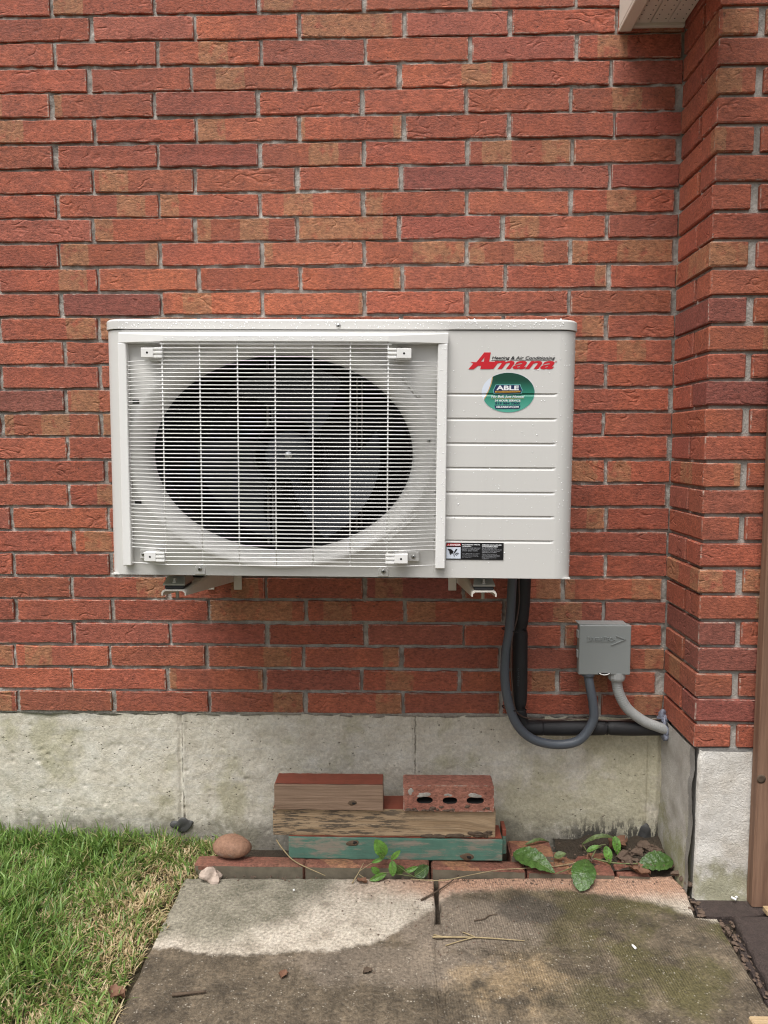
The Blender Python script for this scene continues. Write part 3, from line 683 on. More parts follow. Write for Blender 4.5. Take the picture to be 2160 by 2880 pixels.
# fan-side front with the flared opening
XA, XB = -HW+RC, .200
nseg = 128; ringo = []
def ray_rect(a):
    dx, dz = ERX*math.cos(a), ERZ*math.sin(a); t = 1e9
    if dx > 0: t = min(t, (XB-ECX)/dx)
    if dx < 0: t = min(t, (XA-ECX)/dx)
    if dz > 0: t = min(t, (HT-ECZ)/dz)
    if dz < 0: t = min(t, (0-ECZ)/dz)
    return (ECX+dx*t, 0.0, ECZ+dz*t)
angs = sorted(set([2*math.pi*i/nseg for i in range(nseg)] + [math.atan2((z-ECZ)/ERZ, (x-ECX)/ERX) % (2*math.pi) for x in (XA, XB) for z in (0, HT)]))
rs = [[ray_rect(a) for a in angs]]
def ell(s, y, dz=0.0): return [(ECX+ERX*s*math.cos(a), y, ECZ+dz+ERZ*s*math.sin(a)) for a in angs]
flare = [(1.165, 0.0), (1.155, -.0025), (1.135, -.0035), (1.108, -.001), (1.075, .004), (1.045, .011), (1.02, .021), (1.003, .034), (1.0, .046)]
def clampring(ring): return [(min(XB, max(XA, x)), y if XA < x < XB and .012 < z < HT-.004 else max(y, 0.0) if False else y, min(HT, max(.002, z))) for x, y, z in ring]
cs.rings([rs[0]] + [clampring(ell(s, y)) for s, y in flare])
# ribbed service panel
xsamp = [.2001, .26, .35, .440, .4435, .446, .4485, .4515, HW-RC]
zs = sorted(set([0.0, HT, .03, .06, .42, .47] + [c+d for c in RIB for d in (-.0052, -.0048, -.0030, -.0012, 0.0, .0011, .0022, .0026)]))
nxs = len(xsamp)
cs.add([(x, rib_y(z, x), z) for z in zs for x in xsamp], [(j*nxs+i, j*nxs+i+1, (j+1)*nxs+i+1, (j+1)*nxs+i) for j in range(len(zs)-1) for i in range(nxs-1)])
# underside, lip and back
cs.box((-HW+.004, .004, -.0012), (HW-.004, DP, .0008)); cs.box((-HW+.001, DP-.004, .001), (HW-.001, DP, HT-.001))
casing = P(cs, 'casing', 'casing')
# raised pads, embossed ridges and screw bosses on the front sheet
def emboss(poly, d=.003):
    m = MB(); c = (sum(p[0] for p in poly)/len(poly), sum(p[1] for p in poly)/len(poly))
    ins = [(c[0]+(x-c[0])*.86, c[1]+(z-c[1])*.86) for x, z in poly]
    m.rings([[(x, .0005, z) for x, z in poly], [(x, -d, z) for x, z in ins]], True, False, True, False); return m
for x, z in ((-.2951, .0141), (.0946, .0125)):
    pts = [(x-.012, .0005), (x+.012, .0005)] + [(x+.012*math.cos(a), z+.010*math.sin(a)) for a in [math.pi*i/8 for i in range(9)]]
    P(emboss(pts, .0022), 'boss', 'casing', casing)
for (x0, z0, x1, z1) in ((.094, .072, .162, .134), (.133, .418, .168, .376)):
    dx, dz = x1-x0, z1-z0; L = math.hypot(dx, dz); nxp, nzp = -dz/L*.004, dx/L*.004
    P(emboss([(x0-nxp, z0-nzp), (x1-nxp, z1-nzp), (x1+nxp, z1+nzp), (x0+nxp, z0+nzp)], .004), 'ridge', 'casing', casing)
for z in (.365, .155): MB().box((-.432, -.001, z-.004), (-.418, .002, z+.004)).build('slot', M['hole'], casing, local=True)
def screw(x, y, z, r=.0048, parent=ac):
    m = MB(); m.lathe((x, y, z), [(r, 0), (r, -.0012), (r*.8, -.0026), (r*.3, -.003)], 'y', 14)
    o = P(m, 'screw', 'zinc', parent)
    k = MB(); k.box((x-r*.6, y-.0034, z-.0006), (x+r*.6, y-.0026, z+.0006)); k.box((x-.0006, y-.0033, z-r*.6), (x+.0006, y-.0025, z+r*.6)); P(k, 'screw_slot', 'hole', o)
    return o
for x, z in ((-.0009, .5209), (-.2951, .0141), (.0946, .0125), (.1879, .2871)): screw(x, -.0025, z)
# lid
ld = MB(); lo_ = rrect(HW+.0025, -.0030, DP+.003, RC+.002)
lr = lambda ins, z: [(x*(1-ins/HW), y+(ins if y < .1 else -ins), z) for x, y in lo_]
ld.rings([lr(.004, .5142), lr(.0003, .5143), [(x, y, .5148) for x, y in lo_], [(x, y, .5152) for x, y in lo_], [(x, y, .5300) for x, y in lo_], [(x, y, .5305) for x, y in lo_], lr(.0010, .5330), lr(.0034, .5350), lr(.0040, .5351), lr(.02, .5353), lr(.021, .5353)], True, True, True, True)
lid = P(ld, 'lid', 'casing')
sm = MB(); sm.rings([[(x*.994, y+.003 if y < .1 else y-.003, z) for x, y in rrect(HW, 0, DP, RC)] for z in (.508, .5150)], True, False, False, True); P(sm, 'lid_seam', 'hole')
# fan chamber: duct, coil, motor frame, fan
du = MB(); du.rings([ell(1.0, .0462), ell(.992, .06), ell(.985, .10)], True); P(du, 'duct', 'black')
bxm = MB(); vs = [(-HW+.01, .10, .006), (.205, .10, .006), (.205, .10, HT-.004), (-HW+.01, .10, HT-.004)]
w2 = [(x, DP-.01, z) for x, _, z in vs]
bxm.add(vs + w2, [(0, 1, 5, 4), (1, 2, 6, 5), (2, 3, 7, 6), (3, 0, 4, 7), (4, 5, 6, 7)]); P(bxm, 'fan_chamber', 'coil')
for x in (-.196, -.184, .020, .032):
    P(MB().box((x, .245, .01), (x+.004, .26, .50), .001), 'motor_rail', 'bracket')
P(MB().box((-.178, .255, .21), (.018, .262, .31), .002), 'motor_plate', 'black')
P(MB().lathe((-.1206, .15, .258), [(.062, 0), (.062, .07)], 'y', 28), 'motor', 'black')
fan = MB(); HC = (-.1206, .118, .2545)
fan.lathe(HC, [(.010, -.020), (.046, -.018), (.054, -.010), (.056, .028), (.050, .030)], 'y', 36)
fan = P(fan, 'fan', 'blade')
rg = MB(); rg.lathe(HC, [(.078, .0), (.080, -.004), (.082, .0), (.081, .03), (.079, .03), (.078, .0)], 'y', 40); P(rg, 'fan_ring', 'black', fan)
nut = MB(); nut.lathe((HC[0], HC[1]-.020, HC[2]), [(.0085, 0), (.0085, -.002), (.0055, -.003), (.0055, -.009), (.003, -.010)], 'y', 8, False); P(nut, 'hub_nut', 'steel', fan)
def blade(a0):
    m = MB(); nr, na = 9, 12
    def f(u, v):
        r = .050 + .152*u; sweep = .45*u**1.3; a = a0 + sweep + (v-.5)*(1.25 - .15*u + .35*u*u)
        y = HC[1] + .012 + (v-.5)*(.060+.02*u) + .008*math.sin(v*math.pi)
        return (HC[0]+r*math.cos(a), y, HC[2]+r*math.sin(a))
    vs, fs = grid(nr, na, f); m.add(vs, fs, True); m.add([(x, y+.0025, z) for x, y, z in vs], [q[::-1] for q in fs], True); return m
for a in (70, 190, 310): P(blade(math.radians(a)), 'blade', 'blade', fan)

# grille: hood, posts, wires, rods, clips
gr = bpy.data.objects.new('grille', None); put(gr, ac); gr.location = (0, 0, 0); gr.empty_display_size = .05
YE, YM = -.012, -.038
hd = MB(); st = [(-.4535, -.014, .5040), (-.352, YM-.003, .4962), (.104, YM-.003, .4962), (.2240, -.014, .5040)]
prof = [[(x, -.0015, .5075), (x, -.004, .5075), (x, y, zt+.0008), (x, y-.0006, zt-.0006), (x, y-.0006, .4848), (x, y+.0008, .4840), (x, -.0015, .4840)] for x, y, zt in st]
hd.rings(prof, True, True, True, False); P(hd, 'hood', 'grille', gr)
def post(x0, x1):
    m = MB(); m.box((x0, -.0165, .0215), (x1, -.0005, .4838), .0015); return m
P(post(-.4550, -.4370), 'post', 'grille', gr); P(post(.2030, .2232), 'post', 'grille', gr)
WR = .00112
def wire_mesh(short):
    xs_ = [(-.356, YM), (.1045, YM)] if short else [(-.4372, YE), (-.362, YM+.001), (-.350, YM), (.098, YM), (.110, YM+.001), (.2032, YE)]
    if short: xs_ = [(-.3605, YM), (.1090, YM)]
    m = MB(); m.tube([(x, y, 0) for x, y in xs_], WR, 6); return m.mesh('grille_wire', M['grille'])
wl, wsq = wire_mesh(False), wire_mesh(True)
NW, ZT, ZL = 56, .4790, .0282
for i in range(NW):
    short = i < 4 or 52 <= i < 55
    if i in (2, 3) or 52 <= i < 55: short = True
    o = bpy.data.objects.new('grille_wire', wsq if short else wl); put(o, gr); o.location = (rr.gauss(0, .0003), 0, ZT + (ZL-ZT)*i/(NW-1) + rr.gauss(0, .00012))
rdm = MB(); rdm.tube([(0, 0, .0262), (0, 0, .4865)], .0015, 6); rdm = rdm.mesh('grille_rod', M['grille'])
for x in (-.3567, -.2800, -.2030, -.1265, -.0500, .0262, .1025):
    o = bpy.data.objects.new('grille_rod', rdm); put(o, gr); o.location = (x, YM+.0022, 0)
def clip(x0, x1, zc, side, tab):
    """plastic clip that holds the grille to a tab on the sheet; side = +1 when the wires lie to its right"""
    m = MB(); xa, xb = (x0, x1-.016) if side > 0 else (x0+.016, x1); zc0, zc1 = zc-.0098, zc+.0098
    m.box((xa, YM-.004, zc0), (xb, -.010, zc1), .001)
    xw0, xw1 = (xb, x1+.002) if side > 0 else (x0-.002, xa)
    m.box((xw0, YM-.0015, zc0), (xw1, YM+.006, zc1), .0008)
    for dz in (-.0082, 0.0, .0082): m.box((xw0, YM-.0042, zc+dz-.0022), (xw1, YM-.001, zc+dz+.0022), .0007)
    o = P(m, 'clip', 'grille', gr)
    h = MB(); h.lathe(((xa+xb)/2, YM-.0043, zc), [(.0022, 0), (.0022, .001)], 'y', 12, False); P(h, 'clip_hole', 'hole', o)
    return o
clip(-.398, -.3565, .4612, 1, 0); clip(.1035, .1492, .4610, -1, 0); clip(-.4005, -.3600, .0445, 1, 0); clip(.1017, .1454, .0450, -1, 0)
for x0, x1, z0, z1 in ((-.3925, -.3665, .448, .4775), (.1160, .1420, .448, .4775), (-.4208, -.385, .0347, .0564), (.125, .1698, .0347, .0564)):
    t = P(MB().box((x0, -.0098, z0), (x1, -.0005, z1), .002), 'mount_tab', 'casing')
for x, z in ((-.3795, .4735), (.129, .4735), (-.4125, .0452), (.1575, .0452)): screw(x, -.0098, z, .0045)

# ---------------------------------------------------------------- print on the casing
def text(s, x0, x1, z0, z1, y, mat, parent, name='lettering', bold=0.0, shear=0.0, keep=False, thick=.0003):
    cu = bpy.data.curves.new('t', 'FONT'); cu.body = s; cu.size = 1; cu.shear = shear; cu.offset = bold; cu.resolution_u = 3
    to = bpy.data.objects.new('t', cu); COL.objects.link(to)
    me = bpy.data.meshes.new_from_object(to.evaluated_get(bpy.context.evaluated_depsgraph_get()))
    bpy.data.objects.remove(to); bpy.data.curves.remove(cu)
    v = np.array([tuple(q.co)[:2] for q in me.vertices]); a, b2 = v.min(0), v.max(0)
    fs = [tuple(p.vertices) for p in me.polygons]; bpy.data.meshes.remove(me)
    sx, sz = (x1-x0)/(b2[0]-a[0]), (z1-z0)/(b2[1]-a[1])
    if keep: sx = sz
    n = len(v); fr = [(x0+(q[0]-a[0])*sx, y-thick, z0+(q[1]-a[1])*sz) for q in v]
    m = MB(); m.add(fr + [(p[0], y, p[2]) for p in fr], fs)
    # side walls along the border edges give the lettering its thickness
    ed = {}
    for f_ in fs:
        for i in range(len(f_)):
            e = (f_[i], f_[(i+1) % len(f_)]); k = tuple(sorted(e)); ed.setdefault(k, []).append(e)
    m.f += [(e[0][0], e[0][1], e[0][1]+n, e[0][0]+n) for e in ed.values() if len(e) == 1]; m.sm = [False]*len(m.f)
    return m.build(name, M[mat], parent, local=True)
K = 1.404e-4
bx_ = lambda px: .2669+(px-90)*K
bz_ = lambda py: .4685-(py-110)*1.395e-4
pp = lambda L: [(bx_(a), bz_(b)) for a, b in L]
amb = MB(); amb.prism(pp([(118, 250), (205, 252), (318, 110), (413, 110), (392, 243), (470, 246), (452, 300), (410, 352), (262, 353), (275, 305), (232, 303), (165, 355), (90, 357), (160, 272)]), -.0007, -.0002, [pp([(272, 243), (322, 182), (312, 243)])])
logo = P(amb, 'brand_emblem', 'p_red')
text('mana', bx_(392), bx_(1345), bz_(352), bz_(231), -.0003, 'p_red', logo, 'brand_lettering', .026, .40)
MB().box((bx_(425), -.0007, bz_(228)), (bx_(632), -.0002, bz_(223))).build('underline', M['p_black'], logo, local=True)
MB().box((bx_(692), -.0007, bz_(221)), (bx_(1295), -.0002, bz_(216))).build('underline', M['p_black'], logo, local=True)
text('Heating & Air Conditioning', bx_(428), bx_(1352), bz_(223), bz_(165), -.0003, 'p_black', logo, 'brand_lettering', .012, .28)
text('®', bx_(1354), bx_(1376), bz_(252), bz_(232), -.0003, 'p_red', logo, 'brand_lettering')
# oval service sticker, following the ribs of the panel
OX, OZ, OA, OB = .3496, .3870, .0540, .0404
def oval_patch(name, mat, parent, xl, xr, yo, s=1.0):
    zv = sorted(set([OZ+OB*s*math.sin(-math.pi/2+math.pi*i/40) for i in range(41)] + [z for z in zs if abs(z-OZ) < OB*s])); m = MB(); vs = []
    nxv = 12
    for z in zv:
        w = OA*s*math.sqrt(max(0, 1-((z-OZ)/(OB*s))**2)); a, b2 = max(OX-w, xl(z)), min(OX+w, xr(z)); b2 = max(a, b2)
        vs += [(a+(b2-a)*i/(nxv-1), rib_y(z, .35)-yo, z) for i in range(nxv)]
    m.add(vs, [(j*nxv+i, j*nxv+i+1, (j+1)*nxv+i+1, (j+1)*nxv+i) for j in range(len(zv)-1) for i in range(nxv-1)])
    return P(m, name, mat, parent)
arc = lambda z: bx_(448) - .0182*((bz_(470)-z)/(bz_(470)-bz_(820)))**1.6 if z < bz_(470) else bx_(448)
sticker = oval_patch('oval_sticker', 'p_pale', ac, lambda z: -9, lambda z: 9, .0004, 1.012)
oval_patch('green_field', 'p_oval', sticker, lambda z: arc(z), lambda z: 9, .0007)
oval_patch('gold_line', 'p_gold', sticker, lambda z: arc(z)-.0019, lambda z: arc(z)-.0004, .0008)
def badge(L, mat, y, name): return MB().prism(pp(L), -y-.0003, -y).build(name, M[mat], sticker, local=True)
badge([(492, 578), (855, 575), (860, 602), (887, 655), (870, 712), (668, 722), (468, 716), (453, 665), (480, 605)], 'p_teal', .0009, 'badge_border')
badge([(498, 585), (848, 582), (853, 606), (878, 655), (862, 705), (668, 713), (476, 708), (462, 664), (487, 608)], 'p_navy', .0013, 'badge')
badge([(484, 672), (858, 668), (850, 692), (668, 700), (488, 697)], 'p_gold', .0017, 'badge_strip')
T = lambda s, x0, x1, y1, y0, mat, **k: text(s, bx_(x0), bx_(x1), bz_(y1), bz_(y0), k.pop('y', -.0017), mat, sticker, **k)
T('ABLE', 502, 830, 660, 592, 'p_white', bold=.035)
T('HEATING COOLING ELECTRICAL', 502, 845, 692, 678, 'p_black', y=-.0021, bold=.02)
T('No Bull, Just Moose!', 430, 915, 778, 736, 'p_white', y=-.0008, bold=.03, shear=.2)
T('24 HOUR SERVICE', 482, 858, 826, 797, 'p_white', y=-.0008, bold=.03)
T('519 954 7300', 490, 848, 868, 836, 'p_navy', y=-.0008, bold=.04)
MB().prism(pp([(430, 786), (670, 778), (915, 783), (915, 785), (670, 781), (430, 789)]), -.0012, -.0008).build('gold_rule', M['p_gold'], sticker, local=True)
badge([(478, 884), (860, 882), (842, 930), (496, 933)], 'p_navy', .0009, 'ribbon')
T('ABLEAIRKW.COM', 502, 836, 920, 890, 'p_white', bold=.03, y=-.0013)
# hazard label
dl = P(MB().box((.2262, -.0012, .0388), (.3462, -.0002, .0750)), 'hazard_label', 'p_black')
hz = lambda px: .2246+(px-103)*(.1212/1352)
hv = lambda py: .0748-(py-135)*(.0358/385)
def hrect(a, b_, c, d, mat, name, y=.0012): return MB().box((hz(a), -y-.0003, hv(d)), (hz(c), -y, hv(b_))).build(name, M[mat], dl, local=True)
hrect(128, 158, 458, 212, 'p_red', 'danger_strip'); hrect(125, 240, 458, 498, 'p_pale', 'pictogram_field')
text('DANGER', hz(215), hz(452), hv(205), hv(164), -.0015, 'p_white', dl, bold=.04)
MB().prism([(hz(140), hv(207)), (hz(205), hv(207)), (hz(172), hv(162))], -.0018, -.0015).build('warning_triangle', M['p_pink'], dl, local=True)
pk = MB(); hp = lambda L: [(hz(a), hv(b_)) for a, b_ in L]
pk.prism(hp([(150, 280), (230, 280), (295, 335), (268, 390), (225, 385), (245, 415), (230, 422), (200, 390), (190, 330)]), -.0019, -.0015)
pk.prism(hp([(345, 278), (385, 278), (325, 370), (282, 388)]), -.0019, -.0015)
for L in ([(285, 400), (310, 410), (318, 440), (308, 458), (300, 435)], [(312, 398), (345, 398), (378, 428), (368, 432), (340, 410)], [(330, 382), (370, 375), (405, 405), (398, 410), (368, 388)], [(350, 370), (385, 365), (418, 378), (412, 385), (385, 374)]): pk.prism(hp(L), -.0019, -.0015)
pk.build('pictogram', M['p_black'], dl, local=True)
lines = [(490, 905, 'ROTATING PARTS', 165, 192, 'p_white', .03), (490, 705, 'HAZARD!', 202, 228, 'p_white', .03), (490, 915, 'COULD CAUSE SERIOUS', 246, 268, 'p_grey', .0), (490, 890, 'INJURY TO HAND AND', 278, 300, 'p_grey', .0), (490, 860, 'OTHER BODY PARTS.', 309, 330, 'p_grey', .0),
         (490, 900, 'Turn off power and make', 377, 396, 'p_grey', 0), (490, 860, 'sure fan has completely', 404, 422, 'p_grey', 0), (490, 870, 'stopped before servicing', 430, 448, 'p_grey', 0), (490, 712, 'the equipment.', 456, 474, 'p_grey', 0),
         (957, 1410, 'PIÈCES ROTATIVES', 165, 198, 'p_white', .03), (957, 1325, 'DANGEREUSES!', 207, 235, 'p_white', .03), (957, 1295, 'PEUT CAUSER DES', 252, 272, 'p_grey', 0), (957, 1415, 'BLESSURES GRAVES AUX', 282, 304, 'p_grey', 0), (957, 1375, 'MAINS ET AUX AUTRES', 314, 334, 'p_grey', 0), (957, 1305, 'PARTIES DU CORPS.', 343, 364, 'p_grey', 0),
         (957, 1305, 'Mettre hors tension et', 382, 400, 'p_grey', 0), (957, 1380, "s'assurer que le ventilateur", 410, 428, 'p_grey', 0), (957, 1370, 'est completement immobile', 437, 455, 'p_grey', 0), (957, 1295, "avant d'entretenir cet", 463, 481, 'p_grey', 0), (957, 1130, 'equipement.', 489, 508, 'p_grey', 0)]
for x0, x1, s, y0, y1, mt, bo in lines: text(s, hz(x0), hz(x1), hv(y1), hv(y0), -.0013, mt, dl, bold=bo)

# rain drops standing on the paint
dr = MB(); rd = np.random.default_rng(12)
bm = bmesh.new(); bmesh.ops.create_icosphere(bm, subdivisions=1, radius=1.0); sv = np.array([tuple(v.co) for v in bm.verts]); sf = [tuple(x.index for x in f_.verts) for f_ in bm.faces]; bm.free()
def drop(x, y, z, r): dr.add(sv*np.array([r*1.1, r*.34, r*1.1]) + np.array([x, y, z]), sf, True)
for _ in range(300): drop(rd.uniform(-HW+.03, HW-.03), -.0032, rd.uniform(.516, .531), rd.uniform(.0005, .0014))
for _ in range(190): drop(rd.uniform(.226, HW-.028), -.0002, rd.uniform(.01, .505), rd.uniform(.0004, .0011)*(1 if rd.random() < .9 else 1.7))
for _ in range(110): drop(rd.uniform(.204, .222), -.0168, rd.uniform(.03, .48), rd.uniform(.0005, .0012))
for _ in range(120): drop(rd.uniform(-.35, .10), YM-.0036, rd.uniform(.486, .4955), rd.uniform(.0005, .0014))
for _ in range(260): drop(rd.uniform(-.46, .47), rd.uniform(.0, .28), .5355, rd.uniform(.001, .0024))
for _ in range(90):
    a = rd.uniform(.1, 1.4); drop(HW-RC+RC*math.sin(a), RC-RC*math.cos(a), rd.uniform(.02, .5), rd.uniform(.0005, .0011))
o = P(dr, 'rain_drops', 'dropglint'); o['kind'] = 'stuff'

# ---------------------------------------------------------------- wall brackets under the unit
def bracket(xc, label, wide=.0265):
    b_ = thing('wall_bracket', label, 'bracket', (xc, -.01, .735), 'steel brackets carrying the unit')
    zt, t = .8075, .0028; y0, y1 = -.452, -.004
    m = MB(); x0, x1 = xc-wide, xc+wide
    # channel: top web with rounded shoulders and two tapering flanges
    def sect(y, h): return [(x0, y, zt-h), (x0, y, zt-.006), (x0+.002, y, zt-.002), (x0+.006, y, zt), (x1-.006, y, zt), (x1-.002, y, zt-.002), (x1, y, zt-.006), (x1, y, zt-h),
                            (x1-t, y, zt-h), (x1-t, y, zt-.007), (x1-.008, y, zt-t), (x0+.008, y, zt-t), (x0+t, y, zt-.007), (x0+t, y, zt-h)]
    m.rings([sect(y0, .0125), sect(y0+.02, .0145), sect(-.02, .062), sect(y1, .064)], True, True, True, False)
    m.build('arm', M['bracket'], b_)
    for sx in (x1+.0005, x0-.0225): MB().box((sx, -.0065, .722), (sx+.022, -.0030, .806), .001).build('wall_flange', M['bracket'], b_)
    MB().box((xc-.021, -.447, zt+.0005), (xc+.021, -.385, zt+.0085), .002).build('rubber_pad', M['rubber'], b_)
    f_ = MB(); f_.rings([[(xc-.0235, -.449, zt+.009), (xc+.0235, -.449, zt+.009), (xc+.0235, -.38, zt+.009), (xc-.0235, -.38, zt+.009)], [(xc-.0235, -.449, zt+.012), (xc+.0235, -.449, zt+.012), (xc+.0235, -.38, zt+.012), (xc-.0235, -.38, zt+.012)],
                         [(xc-.0185, -.430, zt+.026), (xc+.0185, -.430, zt+.026), (xc+.0185, -.38, zt+.026), (xc-.0185, -.38, zt+.026)]], True, True, True, False)
    f_.build('mount_foot', M['steel'], b_)
    bo = MB(); bo.lathe((xc, -.441, zt), [(.0065, .0125), (.0065, .017), (.004, .0175), (.004, .024)], 'z', 6, False); bo.lathe((xc, -.425, zt-.022), [(.004, 0), (.004, .021)], 'z', 8, False); bo.build('bolt', M['zinc'], b_)
    MB().box((xc-.0235, -.30, zt+.0005), (xc+.0235, -.12, zt+.0262), .002).build('rear_foot', M['rubber'], b_)
    return b_
bracket(-.4925, 'left cream steel bracket arm with dark rubber mount under the grille side'); bracket(.1715, 'right cream steel bracket arm with shiny steel foot beside the hoses')
# ================================================================ hoses and disconnect box
ln = thing('refrigerant_line', 'black foam-insulated pipe dropping from the unit and turning right along the foundation', 'pipe', (.315, -.04, .35))
def radii(path, base, dips, w=.012, d=.003):
    out = []
    for p in path:
        k = base
        for q in dips: k -= d*math.exp(-((p-Vector(q)).length/w)**2)
        out.append(k)
    return out
vp = resample(spline([(.322, -.05, .86), (.319, -.048, .755), (.318, -.045, .695), (.3135, -.045, .635), (.314, -.044, .554), (.315, -.042, .46), (.3135, -.040, .41), (.317, -.038, .377), (.327, -.036, .358), (.345, -.035, .350), (.38, -.034, .3495)], 10), .006)
m = MB(); m.tube(vp, radii(vp, .0205, [(.3125, -.045, .628), (.3135, -.040, .408)], .010, .0035), 18); m.build('insulation', M['foam'], ln)
hp_ = resample(spline([(.365, -.034, .3497), (.42, -.034, .349), (.50, -.034, .350), (.556, -.034, .3515), (.62, -.034, .3505), (.72, -.03, .351)], 10), .006)
m = MB(); m.tube(hp_, radii(hp_, .0200, [(.553, -.034, .3513)], .006, .004), 18); m.build('insulation', M['foam'], ln)
def hoop(c, r, axis_dir, thick=.0016, seg=28, sq=(1, 1)):
    d = Vector(axis_dir).normalized(); u = d.orthogonal().normalized(); w = d.cross(u)
    m = MB(); m.tube([Vector(c) + u*r*math.cos(2*math.pi*i/seg)*sq[0] + w*r*math.sin(2*math.pi*i/seg)*sq[1] for i in range(seg+1)], thick, 6, False); return m
hoop((.553, -.034, .3513), .0172, (1, 0, 0), .0022).build('tape', M['tie'], ln)
text('GJ/J60', 0, .05, 0, .006, 0, 'p_dim', ln, 'pipe_lettering', thick=.0002).matrix_local = Matrix.Translation(Vector((.3105, -.0652, .475)) - ln.location) @ Matrix.Rotation(-math.pi/2, 4, 'Y')

cd = thing('grey_conduit', 'grey flexible conduit looping down from the unit up into the box', 'conduit', (.40, -.07, .31))
cpath = resample(spline([(.288, -.09, .86), (.285, -.082, .765), (.280, -.078, .637), (.271, -.076, .565), (.2705, -.075, .491), (.2825, -.074, .426), (.306, -.073, .370), (.348, -.071, .332), (.411, -.070, .3175), (.470, -.070, .330), (.5055, -.070, .381), (.506, -.068, .428), (.498, -.064, .474), (.4935, -.058, .507)], 12), .0012)
m = MB(); m.tube(cpath, [.0122 + .00035*math.sin(i*2*math.pi/2.5) for i in range(len(cpath))], 14); m.build('hose', M['conduit'], cd)
for z, c in ((.628, (.294, -.064, .628)), (.413, (.298, -.060, .413))):
    t = thing('cable_tie', 'black cable tie binding both hoses, %s of two' % ('upper' if z > .5 else 'lower'), 'cable tie', c, 'cable ties on the hoses')
    hoop(c, .0355, (0, .05, 1), .0016, sq=(.62, 1.0) if False else (.60, 1.02)).build('band', M['tie'], t)
wr = thing('control_wire', 'thin brown wire wandering down beside the black pipe', 'wire', (.30, -.08, .39))
wp = resample(spline([(.305, -.078, .86), (.303, -.075, .766), (.3055, -.072, .711), (.300, -.073, .661), (.288, -.083, .620), (.2835, -.086, .564), (.288, -.078, .494), (.296, -.074, .424), (.318, -.062, .392), (.365, -.050, .379), (.42, -.042, .3745), (.48, -.040, .379), (.55, -.040, .3735), (.62, -.040, .3765), (.70, -.030, .374)], 10), .008)
m = MB(); m.tube(wp, .0021, 7); m.build('strand', M['wire'], wr)

bxT = thing('disconnect_box', 'grey electrical disconnect box on the brick beside the pier', 'electrical box', (.527, -.03, .51))
MB().box((.4760, -.0500, .5145), (.5880, -.0005, .6300), .002).build('body', M['box'], bxT)
cv = MB(); cv.box((.4640, -.0760, .5110), (.5995, -.0515, .6440), .0018); cover = cv.build('cover', M['box'], bxT)
MB().box((.4625, -.073, .6446), (.5900, -.030, .6470), .001).build('rain_hood', M['box'], bxT)
for z in (.565, .618): MB().box((.4610, -.070, z-.010), (.4638, -.054, z+.010), .0008).build('hinge', M['whiteconduit'], bxT)
lt = text('DIVERSITECH', .4865, .5590, .6010, .6120, -.0760, 'box', bxT, 'embossed_lettering', .014, 0, thick=.0022)
lt.matrix_local = Matrix.Translation(-bxT.location)
# capitals D and T stand taller
for s, x0, x1 in (('D', .4855, .4925), ('T', .5270, .5350)):
    q = text(s, x0, x1, .6010, .6145, -.0760, 'box', bxT, 'embossed_lettering', .014, 0, thick=.0023); q.matrix_local = Matrix.Translation(-bxT.location)
ar = MB(); ar.prism([(.5595, .6156), (.5815, .6072), (.5470, .5918), (.5490, .5911), (.5860, .6074), (.5605, .6170)], -.0784, -.0759); ar.build('embossed_arrow', M['box'], bxT)
MB().box((.516, -.0775, .5115), (.5475, -.0757, .5165), .001).build('latch_recess', M['hole'], bxT)
la = MB(); la.tube([(.518+.027*i/12, -.0785-.001*math.sin(math.pi*i/12), .5155-.0035*math.sin(math.pi*i/12)) for i in range(13)], .0013, 8); la.build('latch', M['grille'], bxT)
def connector(x, y, r, h, mat, ztop=.5145):
    m = MB(); rs = []
    for z, k in ((ztop, 1.0), (ztop-h*.65, 1.0), (ztop-h*.85, .93), (ztop-h, .80)):
        rs.append([(x+r*k*(1+.025*(i % 2))*math.cos(2*math.pi*i/32), y+r*k*(1+.025*(i % 2))*math.sin(2*math.pi*i/32), z) for i in range(32)])
    m.rings(rs, True, True, True, False); m.build('connector', M[mat], bxT)
connector(.4935, -.058, .0178, .0125, 'conduit'); connector(.570, -.055, .0222, .0245, 'whiteconduit')
wc = thing('pale_conduit', 'pale ribbed flexible conduit curving from the box to the wall corner', 'conduit', (.60, -.05, .36))
wpth = resample(spline([(.569, -.055, .504), (.571, -.054, .486), (.579, -.053, .452), (.603, -.052, .411), (.645, -.050, .378), (.682, -.046, .361), (.712, -.038, .348)], 14), .0011)
m = MB(); m.tube(wpth, [.0140 - .0011*max(0, math.cos(2*math.pi*i/5.2))**6 for i in range(len(wpth))], 18); m.build('hose', M['whiteconduit'], wc)
se = MB(); rs_ = random.Random(31)
for i, (a_, b_, c_, r_) in enumerate([(.706, -.032, .348, .016), (.708, -.026, .366, .014), (.704, -.020, .384, .011), (.708, -.036, .332, .012), (.700, -.016, .372, .010), (.709, -.044, .350, .010)]): lump(se, (a_+.002, b_, c_), (r_*.8, r_*1.15, r_*1.35), 700+i, 4, .38)
tag(se.build('sealant_blob', M['sealant']), 'glossy bluish sealant smeared where the pale conduit meets the corner', 'sealant')

